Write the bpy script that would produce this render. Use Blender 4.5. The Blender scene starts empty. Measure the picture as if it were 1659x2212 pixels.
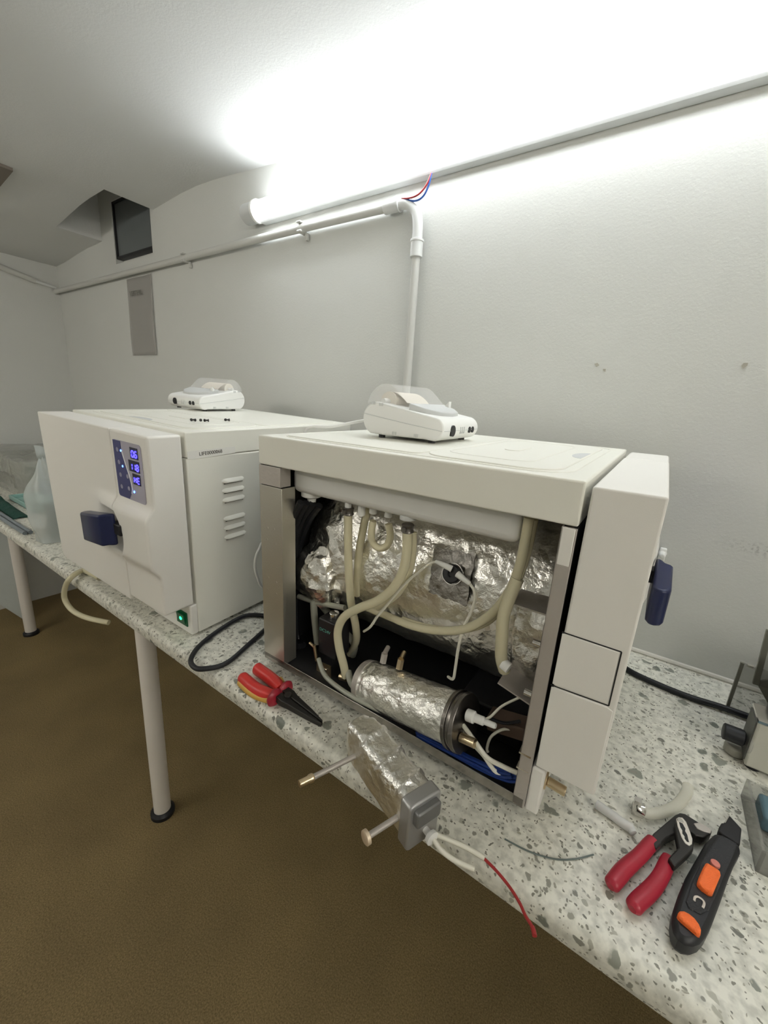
import bpy, bmesh, math, random
from mathutils import Vector, Matrix, noise
random.seed(7)
SC = bpy.context.scene
COL = SC.collection
PI = math.pi
ZT = 0.79                                   # table top above the floor

# ---------------------------------------------------------------- camera
cd = bpy.data.cameras.new('camera'); cam = bpy.data.objects.new('camera', cd); COL.objects.link(cam)
RT, UP, FW = Vector((0.8195,0.5696,0.0633)), Vector((-0.1967,0.1758,0.9646)), Vector((-0.5383,0.8029,-0.2561))
cam.matrix_world = Matrix(((RT.x, UP.x, -FW.x, 0.0), (RT.y, UP.y, -FW.y, -1.0), (RT.z, UP.z, -FW.z, 1.2902), (0, 0, 0, 1)))
cd.sensor_fit = 'VERTICAL'; cd.sensor_height = 36.0; cd.sensor_width = 27.0
cd.lens = 36.0 * 867.7469 / 2212.0
cd.clip_start = 0.02
SC.camera = cam

# ---------------------------------------------------------------- world and exposure
wd = bpy.data.worlds.new('world'); SC.world = wd; wd.use_nodes = True
wd.node_tree.nodes['Background'].inputs[0].default_value = (0.9, 0.95, 1.0, 1)
wd.node_tree.nodes['Background'].inputs[1].default_value = 0.02
SC.view_settings.view_transform = 'Standard'; SC.view_settings.look = 'None'
SC.view_settings.gamma = 1.0; SC.view_settings.use_curve_mapping = False
SC.view_settings.exposure = 0.24
TUBE_POWER = 16.5                            # emission of the wall tube's diffuser
FILL_POWER = 36.0                            # emission of the two added, unseen fill tubes

# ---------------------------------------------------------------- materials
MT = {}
def mat(name, col=(.8, .8, .8), rough=.5, metal=0.0, trans=0.0, emit=None, es=0.0, ior=1.45, coat=0.0, bump=None, alpha=1.0, sss=0.0, spec=.5):
    m = bpy.data.materials.new(name); m.use_nodes = True; MT[name] = m
    nt = m.node_tree; b = nt.nodes['Principled BSDF']; I = b.inputs
    I['Base Color'].default_value = (*col, 1); I['Roughness'].default_value = rough; I['Metallic'].default_value = metal
    I['Transmission Weight'].default_value = trans; I['IOR'].default_value = ior; I['Coat Weight'].default_value = coat
    I['Alpha'].default_value = alpha; I['Specular IOR Level'].default_value = spec
    if sss: I['Subsurface Weight'].default_value = sss; I['Subsurface Radius'].default_value = (.01, .008, .004)
    if emit: I['Emission Color'].default_value = (*emit, 1); I['Emission Strength'].default_value = es
    if bump:
        sc, st, det = bump
        tc = nt.nodes.new('ShaderNodeTexCoord'); n = nt.nodes.new('ShaderNodeTexNoise'); bp = nt.nodes.new('ShaderNodeBump')
        n.inputs['Scale'].default_value = sc; n.inputs['Detail'].default_value = det
        bp.inputs['Strength'].default_value = st; bp.inputs['Distance'].default_value = .01
        nt.links.new(tc.outputs['Object'], n.inputs['Vector']); nt.links.new(n.outputs['Fac'], bp.inputs['Height'])
        nt.links.new(bp.outputs['Normal'], I['Normal'])
    return m
def nd(m, t, **kw):
    n = m.node_tree.nodes.new(t)
    for k, v in kw.items():
        if k in n.inputs: n.inputs[k].default_value = v
        else: setattr(n, k, v)
    return n
def lk(m, a, b): m.node_tree.links.new(a, b)

white = mat('white_enamel', (.82, .80, .75), .42, bump=(900, .04, 2))
casing_m = mat('ivory_casing', (.83, .82, .74), .38, bump=(1200, .03, 2))
printer_m = mat('white_plastic', (.83, .83, .80), .45)
grey_pl = mat('grey_plastic', (.60, .61, .60), .5)
tank_m = mat('milky_plastic', (.72, .72, .69), .45)
steel = mat('brushed_steel', (.60, .575, .51), .36, .88, bump=(300, .05, 2))
dsteel = mat('dull_steel', (.50, .465, .43), .5, .5, bump=(200, .08, 3))
shiny = mat('bright_steel', (.75, .73, .70), .15, 1.0)
brass = mat('brass', (.68, .55, .36), .3, 1.0)
black = mat('black_rubber', (.012, .013, .016), .45)
dark = mat('dark_interior', (.018, .018, .019), .6)  # near-black: interior shade painted as colour; also used for gaps and slits
blackpl = mat('black_plastic', (.014, .014, .016), .42)
navy = mat('navy_plastic', (.014, .020, .070), .30)
silicone = mat('silicone_tube', (.83, .78, .56), .18, trans=.3, ior=1.35)
greytube = mat('grey_tube', (.42, .43, .36), .35, trans=.2)
darksteel = mat('dark_steel', (.20, .185, .17), .3, .9)
pvc = mat('pvc_pipe', (.70, .71, .70), .35)
greypipe = mat('grey_painted_pipe', (.60, .60, .57), .5)
legm = mat('white_tube_leg', (.80, .76, .71), .4)
wirew = mat('white_sleeve', (.78, .76, .66), .5)
wirer = mat('red_wire', (.36, .03, .03), .45)
wireb = mat('blue_wire', (.03, .10, .36), .45)
dblue = mat('dark_blue_wire', (.008, .03, .16), .35)
clear = mat('clear_plastic', (.86, .86, .84), .08, alpha=.26)
film = mat('plastic_film', (.70, .71, .66), .13, alpha=.42, spec=1.0, bump=(30, 1.0, 4))
bagm = mat('bag_film', (.66, .71, .69), .28, bump=(22, .6, 4), alpha=.50)
acryl = mat('smoky_acrylic', (.36, .36, .32), .08, alpha=.34)
acryledge = mat('acrylic_edge', (.16, .16, .13), .25)
paper = mat('paper', (.80, .79, .74), .7)
oldpaper = mat('old_paper', (.50, .48, .46), .75, alpha=.5)
cream = mat('paper_roll', (.82, .76, .66), .8)
ink = mat('ink', (.05, .05, .045), .7)
redh = mat('red_grip', (.62, .035, .03), .35)
yelh = mat('yellow_grip', (.66, .40, .09), .4)
crim = mat('crimson_dip_grip', (.38, .02, .04), .38)
gun = mat('gunmetal', (.05, .048, .046), .38, .7)
orange = mat('orange_plastic', (.95, .17, .03), .45, bump=(700, .25, 1))
bluegls = mat('blue_plastic', (.16, .28, .34), .2, trans=.4)
teal = mat('teal_tray', (.30, .50, .46), .35)
dgreen = mat('dark_green_cloth', (.012, .06, .045), .8, bump=(120, .3, 3))
tealtxt = mat('teal_print', (.12, .40, .32), .6)
panel_blue = mat('panel_blue', (.045, .05, .17), .35)
panel_grey = mat('panel_grey', (.40, .38, .45), .4)
screen = mat('display_window', (.008, .008, .035), .2)
btn = mat('button_print', (.33, .32, .42), .5)
ledb = mat('blue_led', (.1, .2, 1), .3, emit=(.08, .22, 1.0), es=6)
segb = mat('blue_segment', (.05, .05, 1), .3, emit=(.045, .035, 1.0), es=5)
swg = mat('green_switch', (.003, .045, .02), .3, emit=(.0, .20, .05), es=.06)
ledg = mat('green_lamp', (.0, .8, .2), .3, emit=(.02, 1.0, .22), es=4)
glassd = mat('dark_window', (.15, .165, .17), .3)
hatchm = mat('brown_hatch', (.20, .17, .14), .7)
caulk = mat('caulk', (.72, .70, .64), .5)
tubem = mat('tube_diffuser', (.9, .9, .9), .4, emit=(.93, .97, 1.0), es=TUBE_POWER)
fill_tube = mat('fill_tube', (.9, .9, .9), .4, emit=(1.0, .955, .87), es=FILL_POWER)

def foil_mat(name, sc, st, col=(.80, .78, .74), rough=.2):
    m = mat(name, col, rough, 1.0); b = m.node_tree.nodes['Principled BSDF']
    tc = nd(m, 'ShaderNodeTexCoord'); w = nd(m, 'ShaderNodeTexNoise', Scale=sc * .6, Detail=3.0)
    mx = nd(m, 'ShaderNodeVectorMath', operation='MULTIPLY_ADD'); mx.inputs[1].default_value = (.07, .07, .07)
    v = nd(m, 'ShaderNodeTexVoronoi', Scale=sc, feature='DISTANCE_TO_EDGE'); n = nd(m, 'ShaderNodeTexNoise', Scale=sc * 2.5, Detail=6.0)
    ad = nd(m, 'ShaderNodeMath', operation='MULTIPLY_ADD'); ad.inputs[1].default_value = .8
    fine = nd(m, 'ShaderNodeTexWave', Scale=sc * 7, bands_direction='DIAGONAL')
    ad2 = nd(m, 'ShaderNodeMath', operation='MULTIPLY_ADD'); ad2.inputs[1].default_value = .008
    bp = nd(m, 'ShaderNodeBump', Strength=st, Distance=.02)
    lk(m, tc.outputs['Object'], w.inputs['Vector']); lk(m, w.outputs['Color'], mx.inputs[0]); lk(m, tc.outputs['Object'], mx.inputs[2])
    lk(m, mx.outputs[0], v.inputs['Vector']); lk(m, tc.outputs['Object'], n.inputs['Vector']); lk(m, tc.outputs['Object'], fine.inputs['Vector'])
    lk(m, v.outputs['Distance'], ad.inputs[0]); lk(m, n.outputs['Fac'], ad.inputs[2])
    lk(m, fine.outputs['Fac'], ad2.inputs[0]); lk(m, ad.outputs[0], ad2.inputs[2])
    lk(m, ad2.outputs[0], bp.inputs['Height']); lk(m, bp.outputs['Normal'], b.inputs['Normal'])
    return m
foil = foil_mat('aluminium_foil', 22, .30, (.90, .88, .84), .29)
foil2 = foil_mat('wrapped_foil', 26, .34, (.95, .94, .91), .33)
foildark = foil_mat('bare_metal_patch', 30, .25, (.34, .325, .305), .42)

def wall_mat(name, col, marks=False):
    m = mat(name, col, .85); b = m.node_tree.nodes['Principled BSDF']
    tc = nd(m, 'ShaderNodeTexCoord'); n = nd(m, 'ShaderNodeTexNoise', Scale=170.0, Detail=6.0, Roughness=.65); n2 = nd(m, 'ShaderNodeTexNoise', Scale=9.0, Detail=3.0)
    ad = nd(m, 'ShaderNodeMath', operation='MULTIPLY_ADD'); ad.inputs[1].default_value = 1.6
    bp = nd(m, 'ShaderNodeBump', Strength=.16, Distance=.005)
    for q in (n, n2): lk(m, tc.outputs['Object'], q.inputs['Vector'])
    lk(m, n2.outputs['Fac'], ad.inputs[0]); lk(m, n.outputs['Fac'], ad.inputs[2]); lk(m, ad.outputs[0], bp.inputs['Height']); lk(m, bp.outputs['Normal'], b.inputs['Normal'])
    if marks:                                                     # a black rub mark on the plaster right of the big machine
        sx = nd(m, 'ShaderNodeSeparateXYZ'); lk(m, tc.outputs['Object'], sx.inputs[0])
        def band(sock, c, w):
            a = nd(m, 'ShaderNodeMath', operation='SUBTRACT'); a.inputs[1].default_value = c; lk(m, sock, a.inputs[0])
            q = nd(m, 'ShaderNodeMath', operation='ABSOLUTE'); lk(m, a.outputs[0], q.inputs[0])
            r = nd(m, 'ShaderNodeMapRange'); r.inputs['From Min'].default_value = w; r.inputs['From Max'].default_value = 0; lk(m, q.outputs[0], r.inputs[0])
            return r.outputs[0]
        bx = band(sx.outputs['X'], .27, .16); bz = band(sx.outputs['Z'], 1.0722, .018)
        sp = nd(m, 'ShaderNodeTexNoise', Scale=160.0, Detail=4.0); lk(m, tc.outputs['Object'], sp.inputs['Vector'])
        th = nd(m, 'ShaderNodeMapRange'); th.inputs['From Min'].default_value = .50; th.inputs['From Max'].default_value = .62; lk(m, sp.outputs['Fac'], th.inputs[0])
        p1 = nd(m, 'ShaderNodeMath', operation='MULTIPLY'); p2 = nd(m, 'ShaderNodeMath', operation='MULTIPLY')
        lk(m, bx, p1.inputs[0]); lk(m, bz, p1.inputs[1]); lk(m, p1.outputs[0], p2.inputs[0]); lk(m, th.outputs[0], p2.inputs[1])
        mixc = nd(m, 'ShaderNodeMixRGB'); mixc.inputs[1].default_value = (*col, 1); mixc.inputs[2].default_value = (.22, .22, .21, 1)
        lk(m, p2.outputs[0], mixc.inputs[0]); lk(m, mixc.outputs[0], b.inputs['Base Color'])
    return m
wallm = wall_mat('painted_wall', (.655, .662, .635), True)
ceilm = wall_mat('painted_ceiling', (.70, .705, .69))

def floor_mat():
    m = mat('brown_floor', (.2, .15, .08), .75); b = m.node_tree.nodes['Principled BSDF']
    tc = nd(m, 'ShaderNodeTexCoord'); n = nd(m, 'ShaderNodeTexNoise', Scale=300.0, Detail=5.0, Roughness=.75); n2 = nd(m, 'ShaderNodeTexNoise', Scale=5.0, Detail=4.0)
    r = nd(m, 'ShaderNodeValToRGB'); e = r.color_ramp.elements
    e[0].position = .32; e[0].color = (.135, .095, .038, 1); e[1].position = .66; e[1].color = (.42, .31, .145, 1)
    mx = nd(m, 'ShaderNodeMixRGB', blend_type='MULTIPLY'); mx.inputs[0].default_value = .45
    for q in (n, n2): lk(m, tc.outputs['Object'], q.inputs['Vector'])
    lk(m, n.outputs['Fac'], r.inputs[0]); lk(m, r.outputs[0], mx.inputs[1]); lk(m, n2.outputs['Fac'], mx.inputs[2]); lk(m, mx.outputs[0], b.inputs['Base Color'])
    return m
floorm = floor_mat()

def terrazzo():
    m = mat('terrazzo', (.6, .6, .55), .38); b = m.node_tree.nodes['Principled BSDF']
    tc = nd(m, 'ShaderNodeTexCoord'); w = nd(m, 'ShaderNodeTexNoise', Scale=55.0, Detail=3.0)
    wa = nd(m, 'ShaderNodeVectorMath', operation='MULTIPLY_ADD'); wa.inputs[1].default_value = (.018, .018, .018)
    lk(m, tc.outputs['Object'], w.inputs['Vector']); lk(m, w.outputs['Color'], wa.inputs[0]); lk(m, tc.outputs['Object'], wa.inputs[2])
    base = nd(m, 'ShaderNodeTexNoise', Scale=95.0, Detail=5.0); lk(m, tc.outputs['Object'], base.inputs['Vector'])
    rb = nd(m, 'ShaderNodeValToRGB'); e = rb.color_ramp.elements
    e[0].position = .36; e[0].color = (.56, .555, .49, 1); e[1].position = .58; e[1].color = (.78, .77, .69, 1)
    lk(m, base.outputs['Fac'], rb.inputs[0]); cur = rb.outputs[0]
    for sc, thr, dist, ca, cb in ((46, .89, .40, (.15, .165, .14), (.32, .33, .28)), (105, .84, .40, (.17, .17, .145), (.44, .43, .36)), (260, .76, .38, (.14, .14, .115), (.42, .40, .33))):
        v = nd(m, 'ShaderNodeTexVoronoi', Scale=float(sc)); lk(m, wa.outputs[0], v.inputs['Vector'])
        sp = nd(m, 'ShaderNodeSeparateColor'); lk(m, v.outputs['Color'], sp.inputs[0])
        g = nd(m, 'ShaderNodeMath', operation='GREATER_THAN'); g.inputs[1].default_value = thr; lk(m, sp.outputs[0], g.inputs[0])
        d = nd(m, 'ShaderNodeMapRange'); d.inputs['From Min'].default_value = dist + .06; d.inputs['From Max'].default_value = dist - .03; lk(m, v.outputs['Distance'], d.inputs[0])
        k = nd(m, 'ShaderNodeMath', operation='MULTIPLY'); lk(m, g.outputs[0], k.inputs[0]); lk(m, d.outputs[0], k.inputs[1])
        cc = nd(m, 'ShaderNodeMixRGB'); cc.inputs[1].default_value = (*ca, 1); cc.inputs[2].default_value = (*cb, 1); lk(m, sp.outputs[1], cc.inputs[0])
        mx = nd(m, 'ShaderNodeMixRGB'); lk(m, k.outputs[0], mx.inputs[0]); lk(m, cur, mx.inputs[1]); lk(m, cc.outputs[0], mx.inputs[2]); cur = mx.outputs[0]
    lk(m, cur, b.inputs['Base Color'])
    return m
terr = terrazzo()

# ---------------------------------------------------------------- mesh helpers
class MB:
    def __init__(s): s.b = bmesh.new()
    def box(s, lo, hi, rot=None):
        lo, hi = Vector(lo), Vector(hi); c = (lo + hi) / 2; d = hi - lo
        m = Matrix.Translation(c) @ (rot.to_4x4() if rot else Matrix()) @ Matrix.Diagonal((*d, 1))
        bmesh.ops.create_cube(s.b, size=1, matrix=m); return s
    def cyl(s, a, b, r, n=24, r2=None):
        a, b = Vector(a), Vector(b); d = b - a
        q = Vector((0, 0, 1)).rotation_difference(d.normalized()).to_matrix().to_4x4()
        bmesh.ops.create_cone(s.b, cap_ends=True, segments=n, radius1=r, radius2=r if r2 is None else r2, depth=d.length, matrix=Matrix.Translation((a + b) / 2) @ q); return s
    def ball(s, c, r, sx=(1, 1, 1), n=16):
        bmesh.ops.create_uvsphere(s.b, u_segments=n, v_segments=n // 2 + 2, radius=r, matrix=Matrix.Translation(c) @ Matrix.Diagonal((*sx, 1))); return s
    def prism(s, poly, f0, f1):
        """poly: 2-D points; f0/f1 map a point to the two end faces"""
        A = [s.b.verts.new(f0(*p)) for p in poly]; B = [s.b.verts.new(f1(*p)) for p in poly]; n = len(poly)
        s.b.faces.new(A); s.b.faces.new(B[::-1])
        for i in range(n): s.b.faces.new((A[i], B[i], B[(i + 1) % n], A[(i + 1) % n]))
        return s
    def flat(s, poly3, h):                                        # outline at its top face, extruded down to z - h
        return s.prism(poly3, lambda x, y, z: (x, y, z), lambda x, y, z: (x, y, z - h))
    def grid(s, f, nu, nv, closed_u=False):
        V = [[s.b.verts.new(f(i / nu, j / nv)) for j in range(nv + 1)] for i in range(nu + (0 if closed_u else 1))]
        for i in range(nu):
            for j in range(nv):
                k = (i + 1) % len(V) if closed_u else i + 1
                s.b.faces.new((V[i][j], V[k][j], V[k][j + 1], V[i][j + 1]))
        return V
    def sweep(s, pts, r, n=12, flat=1.0, sm=6):
        P = spline(pts, sm) if sm else [Vector(p) for p in pts]
        L = len(P); rr = (lambda t: r) if not callable(r) else r
        t0 = (P[1] - P[0]).normalized(); up = Vector((0, 0, 1)) if abs(t0.z) < .9 else Vector((1, 0, 0))
        x = t0.cross(up).normalized(); rings = []
        for i, p in enumerate(P):
            t = (P[min(i + 1, L - 1)] - P[max(i - 1, 0)]).normalized()
            x = (x - t * x.dot(t)).normalized(); y = x.cross(t); q = rr(i / (L - 1))
            rings.append([s.b.verts.new(p + x * (q * math.cos(a * 2 * PI / n)) + y * (q * flat * math.sin(a * 2 * PI / n))) for a in range(n)])
        for i in range(L - 1):
            for a in range(n): s.b.faces.new((rings[i][a], rings[i][(a + 1) % n], rings[i + 1][(a + 1) % n], rings[i + 1][a]))
        s.b.faces.new(rings[0][::-1]); s.b.faces.new(rings[-1]); return s
    def lathe(s, a, d, prof, n=32):
        """prof: list of (distance along axis, radius)"""
        d = Vector(d).normalized(); a = Vector(a); q = Vector((0, 0, 1)).rotation_difference(d).to_matrix()
        rings = [[s.b.verts.new(a + q @ Vector((r * math.cos(2 * PI * k / n), r * math.sin(2 * PI * k / n), h))) for k in range(n)] for h, r in prof]
        for i in range(len(prof) - 1):
            for k in range(n): s.b.faces.new((rings[i][k], rings[i][(k + 1) % n], rings[i + 1][(k + 1) % n], rings[i + 1][k]))
        s.b.faces.new(rings[0][::-1]); s.b.faces.new(rings[-1]); return s
    def build(s, name, m, parent=None, bevel=0, smooth=True, sub=0, seg=2):
        bmesh.ops.recalc_face_normals(s.b, faces=s.b.faces[:])
        me = bpy.data.meshes.new(name); s.b.to_mesh(me); s.b.free()
        for q in (m if isinstance(m, (list, tuple)) else [m]): me.materials.append(q)
        o = bpy.data.objects.new(name, me); COL.objects.link(o)
        if parent: o.parent = parent
        if bevel:
            b = o.modifiers.new('bevel', 'BEVEL'); b.width = bevel; b.segments = seg; b.limit_method = 'ANGLE'; b.angle_limit = math.radians(40)
        if sub: q = o.modifiers.new('sub', 'SUBSURF'); q.levels = q.render_levels = sub
        if smooth:
            me.shade_smooth()
            me.set_sharp_from_angle(angle=math.radians(38))
        return o
def spline(pts, k=6):
    P = [Vector(p) for p in pts]
    if len(P) < 3: return [P[0].lerp(P[1], i / k) for i in range(k + 1)] if len(P) == 2 else P
    out = []
    for i in range(len(P) - 1):
        a = P[max(i - 1, 0)]; b = P[i]; c = P[i + 1]; d = P[min(i + 2, len(P) - 1)]
        for j in range(k):
            t = j / k
            out.append(.5 * ((2 * b) + (c - a) * t + (2 * a - 5 * b + 4 * c - d) * t * t + (3 * b - a - 3 * c + d) * t ** 3))
    return out + [P[-1]]
def rrect(x0, y0, x1, y1, r, n=5):
    out = []
    for cx, cy, a0 in ((x1 - r, y1 - r, 0), (x0 + r, y1 - r, 90), (x0 + r, y0 + r, 180), (x1 - r, y0 + r, 270)):
        for k in range(n + 1):
            a = math.radians(a0 + 90 * k / n); out.append((cx + r * math.cos(a), cy + r * math.sin(a)))
    return out
def empty(name, label, cat, loc=(0, 0, 0), eul=(0, 0, 0), group=None):
    o = bpy.data.objects.new(name, None); COL.objects.link(o); o.location = loc; o.rotation_euler = eul; o.empty_display_size = .05
    o['label'] = label; o['category'] = cat
    if group: o['group'] = group
    return o
def tag(o, label, cat, group=None):
    o['label'] = label; o['category'] = cat
    if group: o['group'] = group
    return o
def struct(o, label=None):
    o['kind'] = 'structure'
    if label: o['label'] = label; o['category'] = o.name.split('_')[0]
    return o
def text(s, size, m, parent, mtx, name='lettering', depth=.0002):
    cu = bpy.data.curves.new(name, 'FONT'); cu.body = s; cu.size = size; cu.extrude = depth; cu.align_x = 'LEFT'
    t = bpy.data.objects.new('tmp', cu); COL.objects.link(t)
    me = bpy.data.meshes.new_from_object(t.evaluated_get(bpy.context.evaluated_depsgraph_get()))
    bpy.data.objects.remove(t); me.name = name; me.transform(mtx); me.materials.clear(); me.materials.append(m)
    o = bpy.data.objects.new(name, me); COL.objects.link(o)
    if parent: o.parent = parent
    return o
def axes(o, x, y):                                                 # matrix with given x and y axes at o
    x = Vector(x).normalized(); y = Vector(y); z = x.cross(y).normalized(); y = z.cross(x)
    return Matrix(((x.x, y.x, z.x, o[0]), (x.y, y.y, z.y, o[1]), (x.z, y.z, z.z, o[2]), (0, 0, 0, 1)))
def crumple(p, amp, sc, oct=4):
    v = 0; a = 1
    for k in range(oct):
        v += a * (1 - 2 * abs(noise.noise(Vector(p) * sc))); a *= .5; sc *= 2.1
    return amp * v

# ================================================================= the room
XL, XR, YF = -2.98, 1.30, -2.60
def zc(x):                                                       # the uneven old ceiling
    K = [(-2.98, 1.922), (-2.5, 1.955), (-2.0, 2.0), (-1.6, 2.022), (-1.03, 1.99), (-.5, 1.966), (-.12, 1.960), (.10, 2.005), (1.3, 2.01)]
    for (a, za), (b, zb) in zip(K, K[1:]):
        if a <= x <= b: t = (x - a) / (b - a); return za + (zb - za) * (t * t * (3 - 2 * t))
    return K[0][1] if x < K[0][0] else K[-1][1]
m = MB(); m.box((XL - .1, YF - .1, -.06), (XR + .1, .1, 0)); struct(m.build('floor', floorm), 'brown speckled floor')
# back wall with a shallow window niche
NX0, NX1, NZ0, NZ1, ND = -2.268, -1.932, 1.848, 2.10, .034
m = MB(); bm = m.b
xs = [XL, NX0, NX1, XR]; zs = [0, NZ0, NZ1, 2.5]
for i in range(3):
    for j in range(3):
        if (i, j) == (1, 1): continue
        bm.faces.new([bm.verts.new(p) for p in ((xs[i], 0, zs[j]), (xs[i + 1], 0, zs[j]), (xs[i + 1], 0, zs[j + 1]), (xs[i], 0, zs[j + 1]))])
for a, b in (((NX0, NZ0), (NX1, NZ0)), ((NX1, NZ0), (NX1, NZ1)), ((NX1, NZ1), (NX0, NZ1)), ((NX0, NZ1), (NX0, NZ0))):
    bm.faces.new([bm.verts.new(p) for p in ((a[0], 0, a[1]), (b[0], 0, b[1]), (b[0], ND, b[1]), (a[0], ND, a[1]))])
bm.faces.new([bm.verts.new(p) for p in ((NX0, ND, NZ0), (NX1, ND, NZ0), (NX1, ND, NZ1), (NX0, ND, NZ1))])
bmesh.ops.remove_doubles(bm, verts=bm.verts, dist=1e-5)
struct(m.build('wall_back', wallm, smooth=False), 'pale grey plaster wall behind the machines')
m = MB(); m.box((XL - .1, YF, 0), (XL, .0, 2.5)); struct(m.build('wall_left', wallm, smooth=False))
m = MB(); m.box((XR, YF, 0), (XR + .1, .0, 2.5)); struct(m.build('wall_right', wallm, smooth=False))
m = MB(); m.box((XL, YF - .1, 0), (XR, YF, 2.5)); struct(m.build('wall_front', wallm, smooth=False))
# ceiling: a grid with two rectangular recesses left open
R1 = (-2.39, -1.905, -.178, 0.0); R2 = (-2.55, -2.03, -.95, -.408)   # R1 is open, R2 carries the hatch
m = MB(); bm = m.b
gx = sorted(set([XL + (XR - XL) * i / 40 for i in range(41)] + [R1[0], R1[1], R2[0], R2[1]])); gy = sorted(set([YF, -2, -1.5, -1.2, -.7, -.3, 0.0, R1[2], R2[2], R2[3]]))
def inr(x, y, R): return R[0] < x < R[1] and R[2] < y < R[3]
for i in range(len(gx) - 1):
    for j in range(len(gy) - 1):
        cx, cy = (gx[i] + gx[i + 1]) / 2, (gy[j] + gy[j + 1]) / 2
        if inr(cx, cy, R1): continue
        bm.faces.new([bm.verts.new((x, y, zc(x))) for x, y in ((gx[i], gy[j]), (gx[i + 1], gy[j]), (gx[i + 1], gy[j + 1]), (gx[i], gy[j + 1]))])
for R, top in ((R1, 2.30),):
    xa = [x for x in gx if R[0] <= x <= R[1]]
    for y in (R[2], R[3]):
        if y == 0: continue
        for a, b in zip(xa, xa[1:]): bm.faces.new([bm.verts.new(p) for p in ((a, y, zc(a)), (b, y, zc(b)), (b, y, top), (a, y, top))])
    for x in (R[0], R[1]): bm.faces.new([bm.verts.new(p) for p in ((x, R[2], zc(x)), (x, R[3], zc(x)), (x, R[3], top), (x, R[2], top))])
    bm.faces.new([bm.verts.new(p) for p in ((R[0], R[2], top), (R[1], R[2], top), (R[1], R[3], top), (R[0], R[3], top))])
bmesh.ops.remove_doubles(bm, verts=bm.verts, dist=1e-5)
struct(m.build('ceiling', ceilm), 'uneven white plaster ceiling with two recesses')
m = MB(); m.prism([(R2[0], R2[2]), (R2[1], R2[2]), (R2[1], R2[3]), (R2[0], R2[3])], lambda x, y: (x, y, zc(x) - .0005), lambda x, y: (x, y, zc(x) - .010)); tag(m.build('ceiling_hatch', hatchm, smooth=False), 'brown hatch panel on the ceiling at the left edge', 'hatch')
# the dark window in the niche
wn = struct(empty('window_1', 'small dark window pane high on the wall inside the ceiling recess', 'window', (NX0, ND, NZ0)))
m = MB(); fw = .009; w_, h_ = NX1 - NX0, NZ1 - NZ0; sill = .022
for lo, hi in (((0, -.03, sill), (fw, -.001, h_)), ((w_ - fw, -.03, sill), (w_, -.001, h_)), ((0, -.03, sill), (w_, -.001, sill + fw)), ((0, -.03, h_ - fw), (w_, -.001, h_))): m.box(lo, hi)
m.build('window_frame', blackpl, wn)
m = MB(); m.box((fw, -.022, sill + fw), (w_ - fw, -.016, h_ - fw)); m.build('window_pane', glassd, wn)
# caulk bead along the back of the bench
m = MB(); m.sweep([(XL + .01, -.004, ZT + .004), (0, -.004, ZT + .004), (XR - .01, -.004, ZT + .004)], .005, 8); struct(m.build('trim_1', caulk), 'thin caulk bead where the worktop meets the wall')

# ================================================================= the bench
TY = -.636
tb = empty('terrazzo_bench', 'long speckled terrazzo worktop on white tube legs along the wall', 'workbench', (-.8, -.3, 0))
o0 = Vector((-.8, -.3, 0))
m = MB()
prof = [(-.001, ZT), (TY + .014, ZT)] + [(TY + .014 - .014 * math.sin(a * PI / 16), ZT - .014 + .014 * math.cos(a * PI / 16)) for a in range(1, 9)] + [(TY, ZT - .026), (TY + .002, ZT - .033), (TY + .008, ZT - .036), (-.001, ZT - .036)]
m.prism(prof, lambda y, z: (XL + .001 + .8, y + .3, z), lambda y, z: (XR - .001 + .8, y + .3, z))
m.build('worktop', terr, tb)
for lx, ly in ((-1.0733, -0.5437), (-2.5589, -0.4664), (.62, -.54), (.62, -.08), (-1.073, -.08)):
    m = MB(); m.cyl(Vector((lx, ly, .012)) - o0, Vector((lx, ly, ZT - .036)) - o0, .024, 28); lg = m.build('leg', legm, tb)
    m = MB(); m.lathe(Vector((lx, ly, 0)) - o0, (0, 0, 1), [(0, .034), (.012, .034), (.02, .027), (.02, .0245), (.0, .0245)], 28); m.build('rubber_foot', black, lg)
# a pale pane leaning below the far end of the bench
m = MB(); A_, B_ = Vector((-2.90, -.62, .17)), Vector((-2.66, -.47, .02))
m.b.faces.new([m.b.verts.new(p) for p in ((-2.96, -.66, .30), (-2.70, -.44, .004), (-2.80, -.40, .62), (-2.96, -.60, .70))])
g = m.build('glass_sheet', bagm, smooth=False); q = g.modifiers.new('solid', 'SOLIDIFY'); q.thickness = .006
tag(g, 'pale glass sheet leaning under the far left end of the bench', 'glass sheet')

# ================================================================= wall pipes, lamp
def conduit(x0, x1, z): pass
pz = 1.79
pipe = empty('wall_conduit', 'grey conduit pipe along the wall bending down behind the printer', 'pipe', (-0.6968, -.02, pz))
po = pipe.location
PXV = -0.6105
HZ = 1.7857
m = MB(); m.sweep([Vector(p) - po for p in ((XL + .002, -.02, 1.79), (-2, -.02, 1.79), (-1.2, -.02, 1.79), (PXV - .075, -.02, HZ))], .0115, 16); m.build('pipe', greypipe, pipe)
m = MB(); e = [Vector((PXV - .085, -.02, HZ)), Vector((PXV - .06, -.02, HZ)), Vector((PXV - .035, -.02, HZ - .004)), Vector((PXV - .012, -.02, HZ - .022)), Vector((PXV - .002, -.02, HZ - .05)), Vector((PXV, -.02, HZ - .10))]
m.sweep([p - po for p in e], .013, 18); m.build('elbow', pvc, pipe)
m = MB(); m.cyl(Vector((PXV - .105, -.02, HZ)) - po, Vector((PXV - .06, -.02, HZ)) - po, .0155, 20); m.cyl(Vector((PXV - .062, -.02, HZ)) - po, Vector((PXV - .058, -.02, HZ)) - po, .0172, 20); m.build('coupling', pvc, pipe, bevel=.001)
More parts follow.
